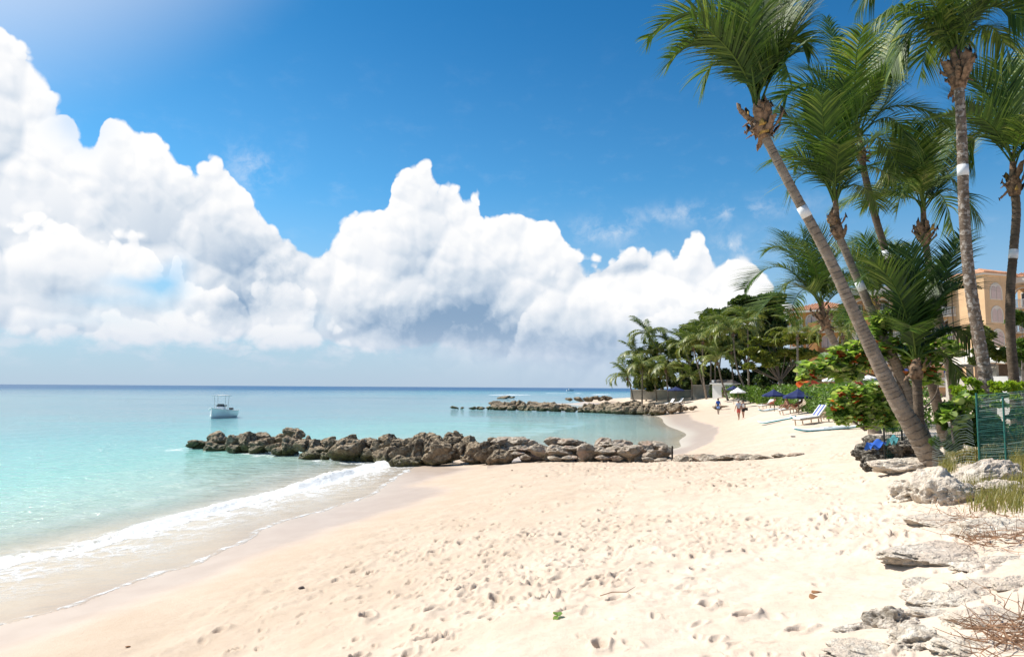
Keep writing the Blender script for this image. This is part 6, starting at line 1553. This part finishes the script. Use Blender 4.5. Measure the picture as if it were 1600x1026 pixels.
# ------------------------------------------------------------------ people
import bmesh
def skin(name, pts, edges, rad, mats, parent, levels=1, root=0):
    me = bpy.data.meshes.new(name + '_cage'); me.from_pydata(pts, edges, []); ob = bpy.data.objects.new('cage', me); COL.objects.link(ob)
    m = ob.modifiers.new('s', 'SKIN'); m.use_smooth_shade = True
    if not me.skin_vertices: me.skin_vertices.new()
    for i, r in enumerate(rad):
        sv = me.skin_vertices[0].data[i]; sv.radius = r if isinstance(r, tuple) else (r, r); sv.use_root = (i == root)
    ss = ob.modifiers.new('u', 'SUBSURF'); ss.levels = levels; ss.render_levels = levels
    dg = bpy.context.evaluated_depsgraph_get(); dg.update(); nm = bpy.data.meshes.new_from_object(ob.evaluated_get(dg)); nm.name = name
    bpy.data.objects.remove(ob); o = link(name, nm, parent); nm.materials.clear()
    for x in mats: nm.materials.append(x)
    return o
SK1 = simple('tanned_skin', (.36, .19, .12), .6, .1); SK2 = simple('dark_skin', (.13, .07, .045), .6, .1); HAIR = simple('dark_hair', (.03, .02, .015), .8, .2); HAIRG = simple('grey_hair', (.28, .26, .24), .8, .2)
def head_bits(body, hc, face, hair, skinm, r=.105):
    """hair cap, nose and ears around the head centre; face = direction looked at"""
    f = Vector(face).normalized(); s = f.cross(Vector((0, 0, 1))).normalized(); v, fc = ICO[3]
    A = Acc(); p = v * np.array([r * 1.03, r * 1.03, r * 1.12]); keep = []
    p = p + np.array(hc) - np.array(f) * .014 + np.array([0, 0, .018])
    fc2 = [tuple(q) for q in fc if not ((v[q].mean(0) @ np.array(f) > .25 and v[q].mean(0)[2] < .45) or v[q].mean(0)[2] < -.45)]
    A.add(p, fc2); A.build('hair', hair, body, True)
def standing(label, px, py, H_, face, arm, stride, skinm, top_m, short_m, hair, h=None, bag=False, sleeve=True):
    g = on_ground(px, py); root = empty('person', g, math.atan2(face[0], -face[1]) if False else 0, label, 'person'); f = Vector((face[0], face[1], 0)).normalized(); s = Vector((-f.y, f.x, 0))   # s = the person's left
    k = H_ / 1.75
    def P(sx, fy, z): return tuple((s * sx + f * fy) * k + Vector((0, 0, z * k)))
    st_ = stride
    pts = [P(0, 0, .95), P(0, 0, 1.12), P(0, .0, 1.32), P(0, -.01, 1.47), P(0, .005, 1.57), P(0, .02, 1.67)]; rad = [(.155, .115), (.14, .10), (.17, .115), (.055, .055), (.085, .095), (.07, .085)]
    ed = [(0, 1), (1, 2), (2, 3), (3, 4), (4, 5)]
    for q, sg in ((1, 1), (-1, -1)):
        i = len(pts); a = arm * sg
        pts += [P(q * .17, 0, 1.40), P(q * .235, .06 * a, 1.14), P(q * .26, .22 * a + .06, .90), P(q * .27, .27 * a + .08, .80)]; rad += [.058, .044, .034, (.042, .02)]
        ed += [(2, i), (i, i + 1), (i + 1, i + 2), (i + 2, i + 3)]
        for n_, (dx_, dl) in enumerate([(-.03, .075), (-.01, .09), (.012, .085), (.032, .07)]):
            j = len(pts); pts += [P(q * .27, .27 * a + .08 + dx_, .78), P(q * .265, .27 * a + .085 + dx_ * 1.2, .78 - dl)]; rad += [.010, .007]; ed += [(i + 3, j), (j, j + 1)]
        j = len(pts); pts += [P(q * .25, .27 * a + .12, .775)]; rad += [.010]; ed += [(i + 3, j)]
    for q, sg in ((1, 1), (-1, -1)):
        i = len(pts); b = -st_ * sg
        pts += [P(q * .095, .0, .86), P(q * .10, .16 * b + .03, .48), P(q * .10, .34 * b - .03, .09), P(q * .10, .34 * b + .0, .04), P(q * .11, .34 * b + .14, .025)]; rad += [.088, .056, .036, .042, (.038, .022)]
        ed += [(0, i), (i, i + 1), (i + 1, i + 2), (i + 2, i + 3), (i + 3, i + 4)]
    body = skin('body', pts, ed, rad, [skinm], root)
    # clothes follow the body, a little larger
    tp = [P(0, 0, .93), P(0, 0, 1.12), P(0, 0, 1.32), P(0, -.005, 1.43)]; tr = [(.168, .135), (.158, .12), (.187, .135), (.085, .075)]; te = [(0, 1), (1, 2), (2, 3)]
    if sleeve:
        for q in (1, -1): i = len(tp); tp += [P(q * .175, 0, 1.40), P(q * .225, .05 * arm * q, 1.20)]; tr += [.075, .064]; te += [(2, i), (i, i + 1)]
    skin('shirt', tp, te, tr, [top_m], root)
    sp = [P(0, 0, .98), P(0, 0, .90)]; sr = [(.165, .135), (.165, .13)]; se = [(0, 1)]
    for q in (1, -1): i = len(sp); sp += [P(q * .095, 0, .82), P(q * .10, .12 * -st_ * q + .02, .58)]; sr += [.105, .088]; se += [(1, i), (i, i + 1)]
    skin('shorts', sp, se, sr, [short_m], root)
    head_bits(root, P(0, .012, 1.635), f, hair, skinm, .098 * k)
    # face: nose, ears
    A = Acc(); c = Vector(P(0, .012, 1.62)); v, fc = ICO[3]
    A.add(v * .016 + np.array(c + f * .10 * k), [tuple(q) for q in fc])
    for q in (-1, 1): A.add(v * np.array([.014, .014, .028]) + np.array(c + s * q * .088 * k), [tuple(x) for x in fc])
    A.build('face_features', skinm, root, True)
    return root, P
RED = simple('coral_red_shorts', (.60, .12, .10), .85, .1); GREYT = simple('pale_grey_tshirt', (.52, .54, .60), .9, .08); ROY = simple('royal_blue_shirt', (.03, .12, .50), .85, .1); LBL = simple('light_blue_shorts', (.28, .42, .80), .85, .1); BLK = simple('black_cloth', (.02, .02, .022), .85, .2); REDC = simple('bright_red_cloth', (.70, .08, .07), .85, .1)
standing('man in a royal blue shirt and light blue shorts walking on the beach', 1122.5, 647, 1.76, (.15, -1), .5, .35, SK2, ROY, LBL, HAIR)
standing('man in a pale grey T-shirt and coral shorts walking away barefoot', 1154.5, 655.5, 1.80, (-.05, 1), .45, .7, SK1, GREYT, RED, HAIRG)
r_, P_ = standing('dark-haired woman in a white top and black shorts walking beside the grey-shirted man', 1161.5, 652.5, 1.64, (-.1, 1), -.4, .5, SK1, M_CANVAS, BLK, HAIR, sleeve=False)
bg_ = Acc(); bg_.box(P_(-.30, .02, .86), (.30, .16, .26)); bag = bg_.build('shoulder_bag', BLK); bag.parent = None
bag.location = r_.location; tag(bag, 'dark bag hanging at the walking woman\'s hip', 'bag')
def seated(label, px, py, face, skinm, suit_m, hair, recline=False, seat=.42, knees=True, y=None):
    g = on_ground(px, py); root = empty('person', g, 0, label, 'person'); f = Vector((face[0], face[1], 0)).normalized(); s = Vector((-f.y, f.x, 0))
    def P(sx, fy, z): return tuple(s * sx + f * fy + Vector((0, 0, z)))
    lean = -.55 if recline else .12; z0 = seat + .11
    tz = .46 if recline else .56
    pts = [P(0, 0, z0), P(0, lean * .35, z0 + tz * .38), P(0, lean * .75, z0 + tz * .78), P(0, lean * .95, z0 + tz * .98), P(0, lean * 1.02 + .02, z0 + tz * 1.18), P(0, lean * 1.05 + .04, z0 + tz * 1.36)]; rad = [(.16, .12), (.14, .10), (.165, .11), .055, (.08, .09), (.065, .08)]
    ed = [(0, 1), (1, 2), (2, 3), (3, 4), (4, 5)]
    for q in (1, -1):
        i = len(pts); kz = seat + (.34 if knees else .12); pts += [P(q * .10, .08, z0), P(q * .13, .48, kz), P(q * .13, .84 if not knees else .66, seat + .08), P(q * .13, .98 if not knees else .80, seat + (.16 if not knees else .06))]; rad += [.085, .056, .038, (.034, .03)]; ed += [(0, i), (i, i + 1), (i + 1, i + 2), (i + 2, i + 3)]
        i = len(pts); pts += [P(q * .17, lean * .85, z0 + tz * .88), P(q * .25, lean * .4 + .08, z0 + tz * .48), P(q * .17, .34, z0 + .12 + (.12 if knees else 0)), P(q * .15, .42, z0 + .14 + (.12 if knees else 0))]; rad += [.052, .042, .032, (.038, .02)]; ed += [(2, i), (i, i + 1), (i + 1, i + 2), (i + 2, i + 3)]
        for n_ in range(4): j = len(pts); pts += [P(q * (.125 + n_ * .017), .50, z0 + .13 + (.1 if knees else 0))]; rad += [.009]; ed += [(i + 3, j)]
        j = len(pts); pts += [P(q * .10, .44, z0 + .14 + (.12 if knees else 0))]; rad += [.010]; ed += [(i + 3, j)]
    skin('body', pts, ed, rad, [skinm], root)
    skin('swimwear', [P(0, -.01, z0 + .02), P(0, lean * .2, z0 + .14), P(.10, .12, z0), P(-.10, .12, z0)], [(0, 1), (0, 2), (0, 3)], [(.175, .135), (.15, .11), .10, .10], [suit_m], root)
    head_bits(root, pts[4][:2] + (pts[4][2] + .06,), f, hair, skinm, .095); return root
seated('sunburnt man in dark trunks sitting forward on the couple\'s lounger', 1232, 648.5, (-1, -.25), SK1, BLK, HAIR)
seated('woman sitting against the raised lounger back behind the man in trunks', 1243, 647, (-1, -.2), SK1, REDC, HAIR, recline=True)
r_ = seated('person in red reclining on a lounger under the second navy parasol', 1205, 638.5, (-1, -.15), SK1, REDC, HAIR, recline=True, knees=False)
tp = [(0.25, .02, .56), (.42, .02, .78)]; skin('red_top', [(0.10, .02, .58), (.34, .05, .80)], [(0, 1)], [(.175, .14), (.18, .13)], [REDC], r_)

# ------------------------------------------------------------------ small things
def towel(label, px, py, wpx, hpx, y, mat, name='towel', rz=.2, rise=.2):
    c = at(px, py, y); n = 14; w = wpx / FPX * y; h = .3; u, v = np.meshgrid(np.linspace(-.5, .5, n), np.linspace(-.5, .5, n)); z = .5 * rise * (u + .5) + .05 * np.sin(u * 9 + v * 4) + .04 * np.cos(v * 8)
    p = np.stack([u * w, v * h, z], -1).reshape(-1, 3); f = grid_faces(n, n); p2 = p - np.array([0, 0, .02]); A = Acc(); A.add(p, [tuple(x) for x in f]); A.add(p2, [tuple(x[::-1]) for x in f])
    return tag(A.build(name, mat, None, True, loc=c), label, 'towel')
towel('bright blue towel draped at the left end of the dark rubble rock', 1367, 697, 24, 8, 14.4, simple('bright_blue_towel', (.015, .09, .40), .8, .15))
towel('teal bundled net lying on the rubble rock behind the blue towel', 1394, 690, 12, 8, 15.0, simple('teal_net', (.05, .20, .22), .8, .4, 20), 'net_bundle')
towel('dark blue cloth hanging over the empty lounger by the hedge', 1313, 648, 5, 8, at_x(1313, 40).y - 4, M_BLUE, rise=-.9)
def scrap(label, px, py, size, mat, cat, name, seed=0, flat=.3):
    g = on_ground(px, py); me = rock_mesh(800 + seed, 3, flat, 4, .3, .1); me.materials.append(mat); o = link(name, me); o.location = g + Vector((0, 0, size * .15)); o.scale = (size, size * .6, size); o.rotation_euler = (0, 0, seed * 1.3)
    return tag(o, label, cat)
HUSK = simple('brown_husk', (.26, .13, .06), .9, .3); scrap('brown piece of coconut husk lying alone on the sand at right', 1270, 935, .075, HUSK, 'husk', 'coconut_husk', 1)
scrap('second bit of brown husk just above the first on the sand', 1277, 926, .05, HUSK, 'husk', 'husk_scrap', 2)
scrap('small dark stone on the smooth sand near the wet edge', 472, 918, .055, simple('dark_stone', (.13, .10, .09), .9), 'stone', 'pebble', 3)
scrap('grey pebble on the sand below the longest board', 1239, 682, .12, simple('grey_pebble', (.15, .14, .13), .9), 'stone', 'pebble', 4)
scrap('tiny brown chip at the bottom left on the smooth sand', 200, 1010, .03, HUSK, 'debris', 'bark_chip', 5)
scrap('dark crumb of seaweed on the sand below the boulders', 800, 735, .06, simple('dry_seaweed', (.12, .08, .05), .9), 'seaweed', 'seaweed_scrap', 6)
g = on_ground(872, 966); A = Acc()
V, F = LV[1]; A.add(V * .085 @ np.array(Matrix.Rotation(.3, 3, 'X')).T, F, tone=.35); V, F = LV[2]; A.add(V * .06 @ np.array(Matrix.Rotation(2.2, 3, 'Z') @ Matrix.Rotation(-.4, 3, 'X')).T, F, tone=.5)
tag(A.build('fallen_leaf', M_GRAPE, loc=g + Vector((0, 0, .02)), tone=True), 'fallen green leaf curled on the trodden sand', 'leaf')
g = on_ground(966, 932); A = Acc(); v, f = tube(np.array([(-.18, .0, .01), (-.05, .06, .03), (.10, .10, .02), (.22, .26, .03)]), [.004, .005, .004, .002], 4); A.add(v, f); tag(A.build('twig', M_TWIG, loc=g), 'thin dry twig on the sand above the green leaf', 'twig')
